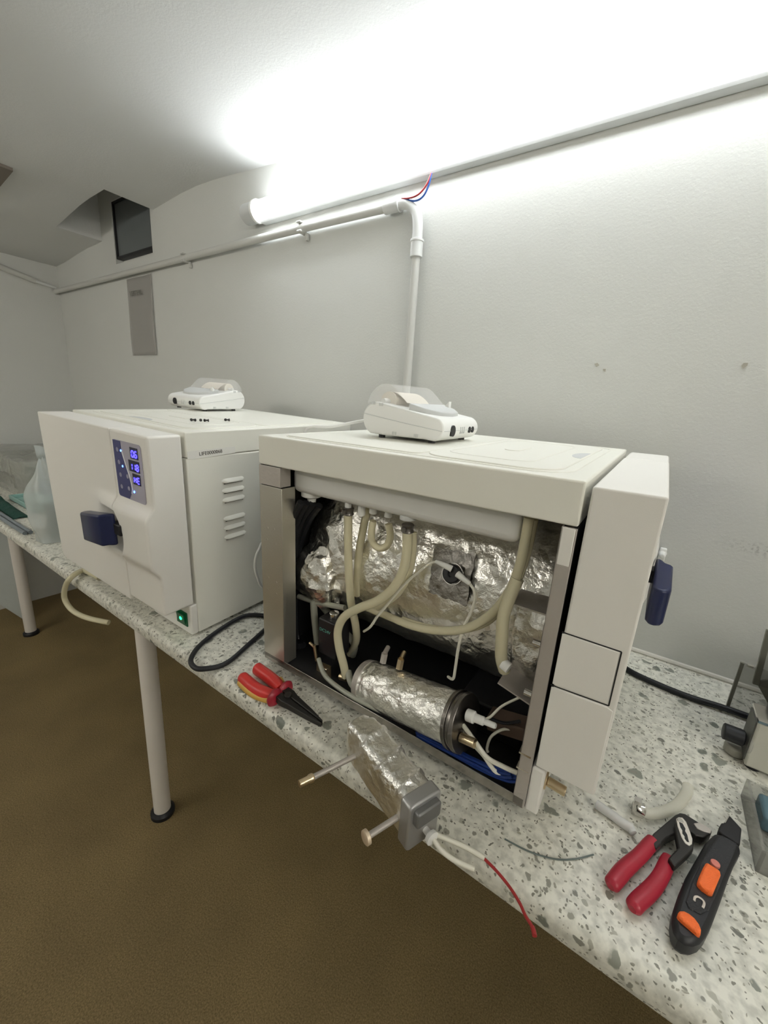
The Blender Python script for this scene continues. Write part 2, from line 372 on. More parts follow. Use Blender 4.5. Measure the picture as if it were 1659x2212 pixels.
m = MB(); m.cyl(Vector((PXV, -.02, HZ - .09)) - po, Vector((PXV, -.02, HZ - .128)) - po, .0155, 20); m.cyl(Vector((PXV, -.02, HZ - .088)) - po, Vector((PXV, -.02, HZ - .094)) - po, .0172, 20); m.build('coupling', pvc, pipe, bevel=.001)
m = MB(); m.cyl(Vector((PXV, -.02, HZ - .12)) - po, Vector((PXV + .004, -.02, ZT + .02)) - po, .0105, 16); m.build('drop_pipe', greypipe, pipe)
for cx in (-1.0214, -1.6558):
    m = MB(); m.box(Vector((cx - .009, -.034, 1.79 - .015)) - po, Vector((cx + .009, -.001, 1.79 - .009)) - po); m.box(Vector((cx - .009, -.036, 1.79 + .009)) - po, Vector((cx + .009, -.001, 1.79 + .014)) - po); m.box(Vector((cx + .004, -.012, 1.79 - .032)) - po, Vector((cx + .014, -.001, 1.79 - .012)) - po)
    m.build('pipe_clip', greypipe, pipe, bevel=.002)
# conduit on the left wall
lp = empty('side_conduit', 'grey conduit stub with white end on the far left wall', 'pipe', ((-2.9660,-0.1393,1.8282)))
P0, P1, P2 = Vector((-2.9660,-0.3466,1.8718)), Vector((-2.9660,-0.1090,1.8204)), Vector((-2.9660,-0.0183,1.8088))
m = MB(); m.sweep([P0 - lp.location, P1 - lp.location], .014, 14); m.build('pipe', greypipe, lp)
m = MB(); m.sweep([P1 - lp.location, P2 - lp.location], .008, 12); m.build('cable', pvc, lp)

# fluorescent luminaire on the wall above the machines
LX0, LX1, LZ = -1.265, .62, 1.862
lamp = empty('tube_light', 'long glowing white tube light on the wall under the ceiling', 'light', ((LX0 + LX1) / 2, -.03, LZ)); lo_ = lamp.location
m = MB(); hp = [(-.001, .027), (-.026, .030), (-.030, .024), (-.030, -.026), (-.024, -.031), (-.001, -.031)]
m.prism(hp, lambda y, z: (LX0 + .06 - lo_.x, y + .03, z), lambda y, z: (LX1 - .06 - lo_.x, y + .03, z)); m.build('housing', grey_pl, lamp, bevel=.002)
m = MB(); dp = [(-.030 - .032 * math.cos(a), .026 * math.sin(a)) for a in [PI * (k / 16 - .5) for k in range(17)]]
m.prism(dp, lambda y, z: (LX0 + .052 - lo_.x, y + .03, z), lambda y, z: (LX1 - .052 - lo_.x, y + .03, z)); m.build('diffuser', tubem, lamp)
for s, x0 in ((1, LX0), (-1, LX1)):
    m = MB(); cp = [(-.030 - .030 * math.cos(a), .030 * math.sin(a)) for a in [2 * PI * k / 28 for k in range(28)]]
    m.prism(cp, lambda y, z: (x0 - lo_.x, y + .03, z), lambda y, z: (x0 + s * .05 - lo_.x, y + .03, z)); ec = m.build('end_cap', grey_pl, lamp, bevel=.002)
    m = MB(); rp = [(-.030 - .033 * math.cos(a), .033 * math.sin(a)) for a in [2 * PI * k / 28 for k in range(28)]]
    m.prism(rp, lambda y, z: (x0 + s * .050 - lo_.x, y + .03, z), lambda y, z: (x0 + s * .060 - lo_.x, y + .03, z)); m.build('collar', printer_m, ec, bevel=.001)
# feed wires between lamp and conduit
F0 = (-0.5784,-0.0300,1.8284); F1 = (-0.6585,-0.0300,1.7919)
for nm, mm, mid in (('red_feed_wire', wirer, [(-0.5877,-0.0320,1.8070),(-0.6053,-0.0340,1.7907),(-0.6285,-0.0340,1.7865)]), ('blue_feed_wire', wireb, [(-0.5835,-0.0300,1.8051),(-0.5961,-0.0310,1.7843),(-0.6190,-0.0310,1.7790)])):
    m = MB(); m.sweep([F0] + mid + [F1], .0022, 8)
    o = m.build(nm, mm); tag(o, ('red' if mm is wirer else 'blue') + ' electric wire hanging between the tube light and the conduit end', 'wire', 'lamp feed wires')
# two unseen fill tubes, added to stand in for the room's other lighting
for x_, y_, dz_, rz_, lab in ((-1.75, -1.95, -.16, 0, 'added fill tube light under the ceiling behind the viewer'), (1.16, -1.30, -.20, PI / 2, 'added fill tube light high on the right hand wall beside the viewer')):
    l2 = empty('fill_batten', lab, 'light', (x_, y_, zc(x_) + dz_), (0, 0, rz_))
    m = MB(); m.box((-.62, -.014, .0), (.62, .014, .03)); m.build('housing', grey_pl, l2)
    for q in (-.45, .45): m = MB(); m.cyl((q, 0, .03), (q, 0, -dz_ + .004), .004, 8); m.build('hanger', grey_pl, l2)
    m = MB(); m.cyl((-.6, 0, -.022), (.6, 0, -.022), .018, 20); m.build('diffuser', fill_tube, l2)

# a faded paper strip on the wall and plaster chips
ps = [(-2.1830,-0.0020,1.7762),(-1.9609,-0.0020,1.7693),(-1.9458,-0.0020,1.4444),(-2.1647,-0.0020,1.4451)]
x0, x1, z1, z0 = (ps[0][0] + ps[3][0]) / 2, (ps[1][0] + ps[2][0]) / 2, (ps[0][2] + ps[1][2]) / 2, (ps[2][2] + ps[3][2]) / 2
nt_ = empty('wall_notice', 'faded grey paper strip with small dark lettering taped to the wall', 'notice', ((x0 + x1) / 2, -.001, (z0 + z1) / 2))
w2, h2 = (x1 - x0) / 2, (z1 - z0) / 2
m = MB(); m.grid(lambda s, t: (w2 * (2 * s - 1), -.0015 - .0035 * (1 + math.sin(7 * s + 3 * t * t)) * (.3 + t * .7), h2 * (1 - 2 * t)), 14, 20); sh = m.build('sheet', oldpaper, nt_); q = sh.modifiers.new('solid', 'SOLIDIFY'); q.thickness = .0006
text('VESTERL', .030, mat('faded_ink', (.16, .16, .14), .8), nt_, axes((-.078, -.0095, h2 - .075), (1, 0, 0), (0, 0, 1)))
def chip(pts, y=-.0012):
    m = MB(); c = sum((Vector(p) for p in pts), Vector()) / len(pts)
    m.prism(pts, lambda x, yy, z: (x, -.0014, z), lambda x, yy, z: (x, .001, z)); return m.build('plaster_chip', chipm)
chipm = mat('bare_plaster', (.44, .42, .36), .9)
for k, (px_, lab) in enumerate(zip(([(-0.1557,0.0000,1.4041),(-0.1498,0.0000,1.4059),(-0.1454,0.0000,1.4013),(-0.1510,0.0000,1.3975)], [(-0.1370,0.0000,1.3939),(-0.1317,0.0000,1.3939),(-0.1316,0.0000,1.3883),(-0.1363,0.0000,1.3901)], [(0.0864,0.0000,1.4005),(0.0886,-0.0000,1.4052),(0.0950,0.0000,1.4052),(0.0948,0.0000,1.4005),(0.0896,0.0000,1.3949)]),
        ('small plaster chip, upper of the pair right of the conduit', 'small plaster chip, lower of the pair right of the conduit', 'larger plaster chip on the wall near the right edge'))):
    tag(chip(px_), lab, 'wall chip')
# white wall plug stub behind the blue door lever
m = MB(); c = (0.0422,-0.0080,1.0276)
m.cyl((c[0], -.001, c[2]), (c[0], -.03, c[2]), .008, 12, .005); m.box((c[0] - .006, -.012, c[2] - .02), (c[0] + .006, -.001, c[2] + .012)); tag(m.build('wall_plug', printer_m, bevel=.002), 'small white plastic stub on the wall above the dark blue lever', 'wall plug')

# ================================================================= the two autoclaves
MW, MD, MZB, MZL, MZT, MTD = .4671, .498, .020, .3956, .4442, .0687
def sst(a, b, x):
    t = min(1, max(0, (x - a) / (b - a))); return t * t * (3 - 2 * t)
def seam_u(z):
    if .178 < z < .286: return .335 + .034 * math.sin(PI * (z - .178) / .108) ** .8
    return .335
def front_v(u, z, fairing):
    b = sst(.168, .200, z) * (1 - sst(.288, .314, z)) * sst(.17, .40, u)
    v = -(MTD + .016 * b)
    if not fairing: v += .034 * sst(.262, .315, u) * sst(.186, .215, z) * (1 - sst(.268, .283, z))
    return v
def slab(name, m, parent, ul, ur, z0, z1, fair, vb, nu, nz, crn=0.0):
    mb = MB(); bm = mb.b
    def U(s, z):
        a = ul(z); b = ur(z)
        if crn and z < z0 + crn: a += crn - math.sqrt(max(0, crn ** 2 - (z0 + crn - z) ** 2))
        return a + (b - a) * s
    zz = sorted(set([z0 + (z1 - z0) * j / nz for j in range(nz + 1)] + ([z0 + crn * k / 6 for k in range(7)] if crn else [])))
    F = [[bm.verts.new((U(i / nu, z), front_v(U(i / nu, z), z, fair), z)) for z in zz] for i in range(nu + 1)]
    B = [[bm.verts.new((U(i, z), vb, z)) for z in zz] for i in (0, 1)]
    n = len(zz) - 1
    for i in range(nu):
        for j in range(n): bm.faces.new((F[i][j], F[i + 1][j], F[i + 1][j + 1], F[i][j + 1]))
    for j in range(n):
        bm.faces.new((F[0][j], F[0][j + 1], B[0][j + 1], B[0][j])); bm.faces.new((F[nu][j + 1], F[nu][j], B[1][j], B[1][j + 1]))
        bm.faces.new((B[0][j], B[0][j + 1], B[1][j + 1], B[1][j]))
    bm.faces.new([F[i][n] for i in range(nu + 1)] + [B[1][n], B[0][n]])
    bm.faces.new([F[i][0] for i in range(nu, -1, -1)] + [B[0][0], B[1][0]])
    return mb.build(name, m, parent, bevel=.0045, seg=3)
def seg7(parent, s, u0, u1, z0, z1, v):
    """digits drawn as lit segments across the window u0..u1, z0..z1"""
    SEG = {'0': 'abcdef', '6': 'acdefg', '1': 'bc', '8': 'abcdefg', 'H': 'bcefg', 'E': 'adefg'}
    n = len(s); cw = (u1 - u0) / n; m = MB(); sl = .10
    for k, ch in enumerate(s):
        if ch == '.': continue
        a, b = u0 + cw * (k + .16), u0 + cw * (k + .80); hm = (z0 + z1) / 2; t = .0011
        def bar(p, q):
            (x1_, z1_), (x2_, z2_) = p, q
            f = lambda x, z: x + sl * (z - z0)
            d = Vector((f(x2_, z2_) - f(x1_, z1_), z2_ - z1_)); d.normalize(); nn = Vector((-d.y, d.x)) * t; e = d * .0008
            pts = [(f(x1_, z1_) + e.x + nn.x, z1_ + e.y + nn.y), (f(x2_, z2_) - e.x + nn.x, z2_ - e.y + nn.y), (f(x2_, z2_) - e.x - nn.x, z2_ - e.y - nn.y), (f(x1_, z1_) + e.x - nn.x, z1_ + e.y - nn.y)]
            m.prism(pts, lambda x, z: (x, v, z), lambda x, z: (x, v - .0006, z))
        L_ = {'a': ((a, z1), (b, z1)), 'd': ((a, z0), (b, z0)), 'g': ((a, hm), (b, hm)), 'f': ((a, hm), (a, z1)), 'e': ((a, z0), (a, hm)), 'b': ((b, hm), (b, z1)), 'c': ((b, z0), (b, hm))}
        for q in SEG[ch]: bar(*L_[q])
    return m.build('display_digits', segb, parent, smooth=False)
def control_panel(fair):
    v0 = -MTD - .0002
    P = lambda u, z: (u, v0, z); Q = lambda d: (lambda u, z: (u, v0 - d, z))
    m = MB(); m.prism(rrect(.3485, .3135, .4465, .4225, .007), P, Q(.0012)); pl = m.build('control_panel', panel_grey, fair, bevel=.0004)
    v1 = v0 - .0012
    m = MB(); m.prism([(.350, .4215), (.378, .4215), (.3785, .404), (.386, .386), (.398, .357), (.402, .338), (.3985, .327), (.389, .3145), (.353, .3145), (.350, .318)], lambda u, z: (u, v1, z), lambda u, z: (u, v1 - .0004, z)); m.build('blue_zone', panel_blue, pl, smooth=False)
    m = MB(); rim = [(.3785, .404), (.386, .386), (.398, .357), (.402, .338), (.3985, .327)]
    m.sweep([(u + .0013, v1 - .0003, z) for u, z in rim], .0011, 8); m.build('silver_stripe', printer_m, pl)
    for u, z in ((.364, .4045), (.365, .381), (.365, .357), (.391, .358), (.364, .334), (.391, .335)):
        m = MB(); m.lathe((u, v1, z), (0, -1, 0), [(0, .0042), (.0007, .0042), (.0007, .0022), (.0005, .0020)], 24); m.build('button', btn, pl)
    for u, z in ((.377, .404), (.377, .375), (.409, .332)):
        m = MB(); m.ball((u, v1 - .0003, z), .0022, (1, .5, 1), 12); m.build('status_light', ledb, pl)
    for s, (a, b, c, d) in (('06', (.4105, .4365, .395, .4155)), ('118', (.4015, .4375, .371, .3915)), ('HE', (.4105, .4365, .3475, .3675))):
        m = MB(); m.box((a, v1 - .0008, c), (b, v1, d)); w = m.build('display', screen, pl)
        seg7(w, s, a + .003, b - .001, c + .0035, d - .006, v1 - .0008)
        if s == '06':
            m = MB(); m.ball((a + .0135, v1 - .001, c + .0035), .001, (1, .5, 1), 8); m.build('decimal_point', segb, w)
def autoclave(root):
    """front parts shared by both machines; local axes u across the front, v from front to rear, z up"""
    door = slab('door', white, root, lambda z: 0.0, lambda z: seam_u(z) - .0008, .080, MZT - .004, False, -.006, 40, 48, .022)
    fair = slab('front_fairing', white, root, lambda z: seam_u(z) + .0008, lambda z: MW, .090, MZT - .004, True, -.006, 14, 48)
    # lever handle on the door
    m = MB(); hp = [(.246, -.088), (.244, -.096), (.249, -.104), (.258, -.1075), (.333, -.1075), (.337, -.105), (.340, -.097), (.348, -.092), (.352, -.086), (.348, -.083), (.254, -.084)]
    m.prism(hp, lambda u, v: (u, v, .204 + .10 * (u - .246)), lambda u, v: (u, v, .263 + .16 * (u - .246))); h = m.build('door_lever', navy, door, bevel=.004, seg=3)
    m = MB(); m.box((.335, -.088, .238), (.372, -.066, .260)); m.cyl((.352, -.085, .25), (.352, -.04, .25), .010, 16); m.build('lever_stem', blackpl, h, bevel=.002)
    control_panel(fair)
    # lower switch box
    m = MB(); m.box((.318, -.016, MZB), (MW, 0, .089)); sb = m.build('switch_box', white, root, bevel=.003)
    m = MB(); m.box((.417, -.0185, .0365), (.455, -.0155, .069)); r = m.build('switch_rim', swg, sb, bevel=.001)
    m = MB(); m.box((.422, -.021, .041), (.450, -.018, .0645), Matrix.Rotation(.12, 3, 'X')); m.build('power_switch', swg, r, bevel=.001)
    m = MB(); m.ball((.437, -.0212, .053), .0042, (1, .35, 1), 12); m.build('switch_lamp', ledg, r)
    m = MB(); m.box((0.0, -.016, MZB), (.075, 0, .089)); m.build('drain_box', white, root, bevel=.003)
    return door, fair
def lid(root):
    m = MB(); m.box((0, 0, MZL + .0006), (MW, MD, MZT)); l = m.build('lid', casing_m, root, bevel=.0025, seg=3)
    def outline(nm, u0, v0, u1, v1, r, w, p, mt=casing_m):
        m = MB(); R = rrect(u0, v0, u1, v1, r, 7); m.sweep([(a, b, MZT + .0002) for a, b in R + [R[0], R[1]]], w, 6, flat=.5, sm=0); return m.build(nm, mt, p)
    outline('rim_bead', .018, .022, MW - .018, MD - .02, .05, .0018, l)
    m = MB(); m.prism(rrect(.03, .212, MW - .03, MD - .03, .012, 5), lambda u, v: (u, v, MZT - .001), lambda u, v: (u, v, MZT + .0016)); m.build('rear_cover', casing_m, l, bevel=.001)
    m = MB(); m.prism(rrect(.03, .034, MW - .03, .2105, .042, 7), lambda u, v: (u, v, MZT - .001), lambda u, v: (u, v, MZT + .0016)); c = m.build('filler_cover', casing_m, l, bevel=.001)
    m = MB(); R = rrect(.075, .075, MW - .075, .195, .03, 6); m.sweep([(a, b, MZT + .0017) for a, b in R + [R[0], R[1]]], .0013, 6, flat=.5, sm=0); m.build('raised_bead', casing_m, c)
    m = MB(); m.prism(rrect(.19, .125, .275, .15, .012, 5), lambda u, v: (u, v, MZT + .001), lambda u, v: (u, v, MZT + .0028)); m.build('embossed_mark', casing_m, c, bevel=.0008)
    m = MB(); m.prism([(.19 + .045 * (1 - math.cos(PI * k / 12)), .037 + .018 * math.sin(PI * k / 12)) for k in range(13)], lambda u, v: (u, v, MZT + .0012), lambda u, v: (u, v, MZT + .0019)); m.build('finger_notch', grey_pl, c)
    return l
def feet(root, r, p, xs=(.085, MW - .085), ys=(.09, MD - .09)):
    for u in xs:
        for v in ys:
            off = r * (u - MW / 2) + p * (v - MD / 2)
            m = MB(); m.cyl((u, v, -off + .0008), (u, v, MZB + .001), .016, 20); m.build('foot', black, root)
LEUL = ((0.0311,0.0288,0.0293)); REUL = ((-0.0005,-0.0168,1.5732))
LO = (-1.2053,-0.5920,0.7890); RO = (-0.0550,-0.5545,0.7862)
LM = Matrix.Translation(LO) @ (Matrix.Rotation(LEUL[2], 4, 'Z') @ Matrix.Rotation(LEUL[1], 4, 'Y') @ Matrix.Rotation(LEUL[0], 4, 'X'))
RM = Matrix.Translation(RO) @ (Matrix.Rotation(REUL[2], 4, 'Z') @ Matrix.Rotation(REUL[1], 4, 'Y') @ Matrix.Rotation(REUL[0], 4, 'X'))

# ---- closed machine on the left
L = empty('autoclave', 'closed white autoclave with lit blue display, on the left part of the bench', 'steriliser', LO, LEUL, 'white bench autoclaves')
autoclave(L); ll = lid(L); feet(L, -math.radians(1.6481), math.radians(1.7806))
m = MB(); m.box((0, 0, MZB), (MW, MD, MZL - .0006)); cs = m.build('casing', casing_m, L, bevel=.0025, seg=3)
for v0 in (.0725, .1725):
    for z in (.341, .3205, .3, .259, .238, .217):
        m = MB(); bm = m.b
        sec = [(0, .0045), (.0026, .0005), (.0042, -.0035), (.0036, -.0055), (0, -.0058)]
        m.prism(rrect(0, 0, 1, 1, .1, 1), lambda a, b: (0, 0, 0), lambda a, b: (0, 0, 0)) if 0 else None
        ring = []
        for i in range(13):
            t = i / 12; k = min(1, math.sin(PI * t) * 3.2) if 0 < t < 1 else 0.02
            ring.append([bm.verts.new((MW - .0002 + d * k, v0 + .056 * t, z + h * (.35 + .65 * k))) for d, h in sec])
        for a, b in zip(ring, ring[1:]):
            for q in range(4): bm.faces.new((a[q], b[q], b[q + 1], a[q + 1]))
        m.build('louver', casing_m, cs)
        m = MB(); m.box((MW - .0004, v0 + .005, z - .0072), (MW + .0006, v0 + .051, z - .0058)); m.build('vent_slit', dark, cs)
m = MB(); m.prism([(.002, .3945), (.012, .393), (.108, .3965), (.108, .410), (.003, .4085)], lambda v, z: (MW + .0004, v, z), lambda v, z: (MW + .0009, v, z)); st_ = m.build('serial_sticker', paper, ll, smooth=False)
text('LIFE0000068', .0098, ink, st_, axes((MW + .0012, .026, .3985), (0, 1, .03), (0, -.03, 1)))

# ---- opened machine on the right
R = empty('autoclave', 'opened white autoclave with foil wrapped chamber and hoses showing, in the middle of the bench', 'steriliser', RO, REUL, 'white bench autoclaves')
autoclave(R); lr = lid(R); feet(R, math.radians(.9644), -math.radians(.0291))
# seams of the cover plates on the side of its front
door_r = [o for o in R.children if o.name.startswith('door')][0]
m = MB()
for a, b in (((-.004, .2772), (-.0612, .2772)), ((-.0612, .2772), (-.0615, .2115)), ((-.0615, .2115), (-.003, .2085))):
    d = Vector((b[0] - a[0], b[1] - a[1])).normalized(); n = Vector((-d.y, d.x)) * .0007
    m.prism([(a[0] + n.x, a[1] + n.y), (b[0] + n.x, b[1] + n.y), (b[0] - n.x, b[1] - n.y), (a[0] - n.x, a[1] - n.y)], lambda v, z: (.0002, v, z), lambda v, z: (-.0004, v, z))
m.build('panel_gap', dark, door_r, smooth=False)
m = MB(); m.prism([(-.004, .0935), (-.0665, .0935), (-.0665, .207), (-.0605, .2095), (-.004, .2068)], lambda v, z: (.0005, v, z), lambda v, z: (-.0012, v, z)); m.build('lower_side_cover', white, door_r, bevel=.0008)
m = MB(); m.prism([(-.0045, .211), (-.0598, .2130), (-.0597, .2758), (-.0045, .2758)], lambda v, z: (.0005, v, z), lambda v, z: (-.0010, v, z)); m.build('side_flap', white, door_r, bevel=.0006)
# carcass; panels and tray inside are near-black, their shade put into the colour
m = MB(); m.box((MW - .004, 0, MZB), (MW, MD, MZL)); m.build('far_side_panel', casing_m, R)
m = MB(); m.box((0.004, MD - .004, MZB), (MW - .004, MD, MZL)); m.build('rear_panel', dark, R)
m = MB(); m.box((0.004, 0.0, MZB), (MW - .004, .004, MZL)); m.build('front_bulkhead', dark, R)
m = MB(); m.box((MW - .008, .004, MZB + .004), (MW - .0045, MD - .004, MZL)); m.build('inner_lining', dark, R)  # dark sheet over the far panel, painted shade
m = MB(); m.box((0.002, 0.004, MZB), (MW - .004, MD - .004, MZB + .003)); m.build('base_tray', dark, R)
m = MB(); m.box((0, .002, MZB - .001), (.0018, MD, .0335)); m.build('base_rail', mat('polished_rail', (.40, .38, .35), .22, .9), R, bevel=.0006)
m = MB(); m.box((0, .443, MZB + .006), (.0016, MD, .3615)); m.box((0, .443, MZB + .006), (.030, .4446, .3615)); po_ = m.build('rear_post', steel, R, bevel=.0006)
m = MB(); m.box((-.001, .445, .363), (.0016, MD - .001, MZL)); m.box((0, .445, .363), (.022, .4466, MZL)); m.build('upper_bracket', dsteel, R, bevel=.0006)
for q in [(0.0000,0.4799,0.2868),(-0.0000,0.4632,0.2881),(-0.0000,0.4819,0.2650),(0.0000,0.4604,0.2619),(0.0000,0.4809,0.1920),(0.0000,0.4601,0.1895),(0.0000,0.4843,0.1680),(0.0000,0.4607,0.1667)]:
    m = MB(); m.cyl((-.0004, q[1], q[2]), (.0004, q[1], q[2]), .0016, 12); m.build('screw_hole', dsteel, po_)
m = MB(); m.box((0, .0, MZB), (.0016, .0155, .3945)); m.box((0, .0139, MZB), (.020, .0155, .3945)); fp_ = m.build('front_post', dsteel, R, bevel=.0006)
m = MB(); m.box((-.0006, .0015, .352), (.004, .0145, .394)); m.build('white_clip', white, fp_, bevel=.001)
for z in (.245, .175):
    m = MB(); m.cyl((.014, .0155, z), (.014, .026, z), .004, 12); m.build('bolt', shiny, fp_)
m = MB(); m.box((-.0004, .003, .098), (.012, .0175, .1005)); m.box((-.0004, .003, .075), (.010, .0175, .0775)); m.build('cable_clip', shiny, fp_)
# drain nozzle below the door
m = MB(); m.cyl((.018, -.004, .062), (.018, -.018, .062), .011, 20); m.cyl((.018, -.018, .062), (.018, -.040, .060), .006, 16); m.build('drain_nozzle', brass, R, bevel=.001)
# water tank under the lid
m = MB(); m.box((.030, .064, .351), (.43, .452, MZL)); tk = m.build('water_tank', tank_m, R, bevel=.012, seg=4)
def fitting(px_, r, h, mt, nm='hose_fitting', z1=.354):
    m = MB(); m.lathe((px_[0], px_[1], z1), (0, 0, -1), [(0, r), (h, r), (h, r * .8), (h * 1.05, r * .8)], 18); return m.build(nm, mt, tk)
cap = (0.0500,0.4286,0.3373)
m = MB(); m.lathe((.055, cap[1], .353), (0, 0, -1), [(0, .018), (.009, .018), (.012, .012), (.012, .008), (.021, .007), (.022, .004)], 24); m.build('float_cap', printer_m, tk)
F = [(0.0480,0.3409,0.3385),(0.0550,0.3189,0.3354),(0.0600,0.2996,0.3353),(0.0600,0.2710,0.3316),(0.0450,0.2271,0.3374)]
fitting(F[0], .0055, .012, printer_m); fitting(F[1], .006, .022, printer_m); fitting(F[2], .0065, .016, printer_m); fitting(F[3], .0060, .016, printer_m); fitting(F[4], .012, .007, grey_pl)
def clamp(p, r, nm='hose_clamp'):
    m = MB(); m.lathe((p[0], p[1], p[2] + .0065), (0, 0, -1), [(0, r), (.0015, r + .0012), (.0045, r + .0002), (.0085, r + .0002), (.0115, r + .0012), (.013, r)], 20); m.box((p[0] - r - .004, p[1] - .003, p[2] - .003), (p[0] - r + .001, p[1] + .004, p[2] + .003)); return m.build(nm, darksteel, R)
# pressure chamber in foil
CU, CZ, CR = .231, .220, .158
def chamber_pt(s, t):
    a = 2 * PI * s; v = .010 + (.484 - .010) * t
    k = 1.0 if v < .41 else 1 - .30 * ((v - .41) / .074) ** 2
    r = CR * k; amp = .0022 + .005 * sst(.36, .44, v)
    p = Vector((CU - r * math.cos(a), v, CZ + r * math.sin(a)))
    d = crumple((p.x, p.y * 1.2, p.z), amp, 17, 4) + .0022 * math.sin(34 * p.y + 21 * p.z) * sst(.25, .4, v) + .0035 * noise.noise(p * 14)
    return p + Vector((-math.cos(a), 0, math.sin(a))) * d
m = MB(); V_ = m.grid(chamber_pt, 150, 110, True); m.b.faces.new([c[-1] for c in V_]); m.b.faces.new([c[0] for c in V_][::-1]); ch = m.build('pressure_chamber', foil, R)
def on_ch(v, z, off): return Vector((CU - math.sqrt(max(1e-5, (CR + off) ** 2 - (z - CZ) ** 2)), v, z))
PC = [(0.0880,0.1989,0.2989),(0.0880,0.1353,0.3055),(0.0820,0.1312,0.2327),(0.0820,0.1941,0.2330)]
def patch(s, t):
    a = Vector(PC[0]).lerp(Vector(PC[1]), s); b = Vector(PC[3]).lerp(Vector(PC[2]), s); p = a.lerp(b, t)
    j = .004 * noise.noise(Vector((s * 6, t * 6, 3)))
    return on_ch(p.y + j, p.z + j, .0075 + .0012 * noise.noise(p * 60))
m = MB(); m.grid(patch, 16, 16); m.build('bare_patch', foildark, ch)
SP = (0.0780,0.1590,0.2729)
sv = on_ch(SP[1], SP[2], .011); sd = (Vector((sv.x, sv.y, sv.z)) - Vector((CU, sv.y, CZ))).normalized()
m = MB(); m.lathe(sv, sd, [(0, .0160), (.004, .0160), (.004, .0150), (.0025, .0143)], 28); tr = m.build('thermostat_ring', shiny, ch)
m = MB(); m.lathe(sv, sd, [(0, .0138), (.008, .0138), (.010, .0122), (.010, .005), (.007, .0045)], 24); m.build('thermostat', blackpl, tr)
for a, b, c in (([(0.0640,0.1594,0.2826)][0], [(0.0610,0.1716,0.2865)][0], [(0.0640,0.1852,0.2868)][0]), ([(0.0620,0.1493,0.2784)][0], [(0.0600,0.1381,0.2747)][0], [(0.0600,0.1285,0.2706)][0])):
    m = MB(); m.sweep([a, b, c], lambda t: .0052 - .0022 * t, 12); m.build('insulated_terminal', printer_m, tr)
BC = Vector((0.0850,0.4308,0.1871))
def bunch(s, t):
    A = 2 * PI * s; B = PI * (t - .5)
    d = Vector((.030 * math.cos(B) * math.cos(A), .040 * math.cos(B) * math.sin(A), .046 * math.sin(B)))
    return BC + d * (1 + crumple(BC + d, .34, 24, 4))
m = MB(); m.grid(bunch, 72, 40, True); bmesh.ops.remove_doubles(m.b, verts=m.b.verts, dist=1e-5); m.build('foil_bunch', foil, ch)
# foil flap, shelf bracket and lower bracket at the front end of the chamber
def flap(s, t):
    a = math.radians(17 - 42 * t); v = .014 + .046 * s
    r = CR + .017 + .003 * noise.noise(Vector((s * 3, t * 5, 1))) + .004 * math.sin(9 * t + 3 * s) * t
    return (CU - r * math.cos(a), v + .004 * noise.noise(Vector((s * 4, t * 4, 9))), CZ + r * math.sin(a))
m = MB(); m.grid(flap, 14, 20); o = m.build('foil_flap', foil, ch); q = o.modifiers.new('solid', 'SOLIDIFY'); q.thickness = .0008
m = MB(); m.box((.030, .016, .2745), (.088, .064, .2765)); m.build('shelf_bracket', dsteel, R)
m = MB(); m.box((.022, .016, .158), (.075, .062, .160), Matrix.Rotation(.25, 3, 'X')); m.build('lower_bracket', dsteel, R)
# silicone hoses
def hose(px_, r=.0070, mt=silicone, nm='hose', n=12):
    m = MB(); m.sweep(px_, r, n); return m.build(nm, mt, R)
hose([(0.0480,0.3408,0.3362),(0.0500,0.3407,0.2907),(0.0530,0.3400,0.2322),(0.0560,0.3350,0.1720),(0.0660,0.3307,0.1238),(0.0820,0.3404,0.0786),(0.1000,0.3676,0.0300)])
hose([(0.0750,0.3196,0.3454),(0.0720,0.3259,0.3090),(0.0700,0.3319,0.2629),(0.0700,0.3340,0.2197),(0.0750,0.3371,0.1771)], .0066)
hose([(0.0600,0.2991,0.3255),(0.0600,0.3016,0.3055),(0.0600,0.2979,0.2891),(0.0600,0.2838,0.2832),(0.0600,0.2701,0.2915),(0.0620,0.2664,0.3072),(0.0600,0.2698,0.3266)], .0058)
hose([(0.0450,0.2267,0.3325),(0.0430,0.2236,0.2994),(0.0400,0.2257,0.2688),(0.0360,0.2382,0.2375),(0.0320,0.2638,0.2084),(0.0300,0.2978,0.1841),(0.0280,0.3256,0.1594),(0.0280,0.3389,0.1278),(0.0280,0.3348,0.0950),(0.0300,0.3261,0.0654),(0.0320,0.3216,0.0409)], .0072)
hose([(0.0620,0.2265,0.3227),(0.0600,0.2240,0.2869),(0.0600,0.2293,0.2510),(0.0580,0.2466,0.2143),(0.0600,0.2821,0.1786)], .0064)
hose([(0.0350,0.0575,0.3874),(0.0360,0.0582,0.3570),(0.0360,0.0600,0.3235),(0.0380,0.0682,0.2871),(0.0420,0.0884,0.2451),(0.0460,0.1222,0.2089),(0.0500,0.1656,0.1866),(0.0560,0.2120,0.1733),(0.0660,0.2620,0.1662),(0.0800,0.3152,0.1564)], .0062)
hose([(0.0450,0.0538,0.3838),(0.0460,0.0556,0.3430),(0.0460,0.0614,0.3042),(0.0480,0.0715,0.2702),(0.0520,0.0962,0.2257),(0.0560,0.1393,0.1943),(0.0600,0.1899,0.1785),(0.0700,0.2376,0.1686)], .0050)
hose([(0.0340,0.0596,0.3090),(0.0300,0.0649,0.2824),(0.0280,0.0679,0.2577),(0.0280,0.0659,0.2252),(0.0300,0.0635,0.1978),(0.0360,0.0584,0.1770)], .0080)
hose([(0.0600,0.4279,0.1417),(0.0600,0.4239,0.1001),(0.0600,0.4161,0.0530)], .0068, greytube)
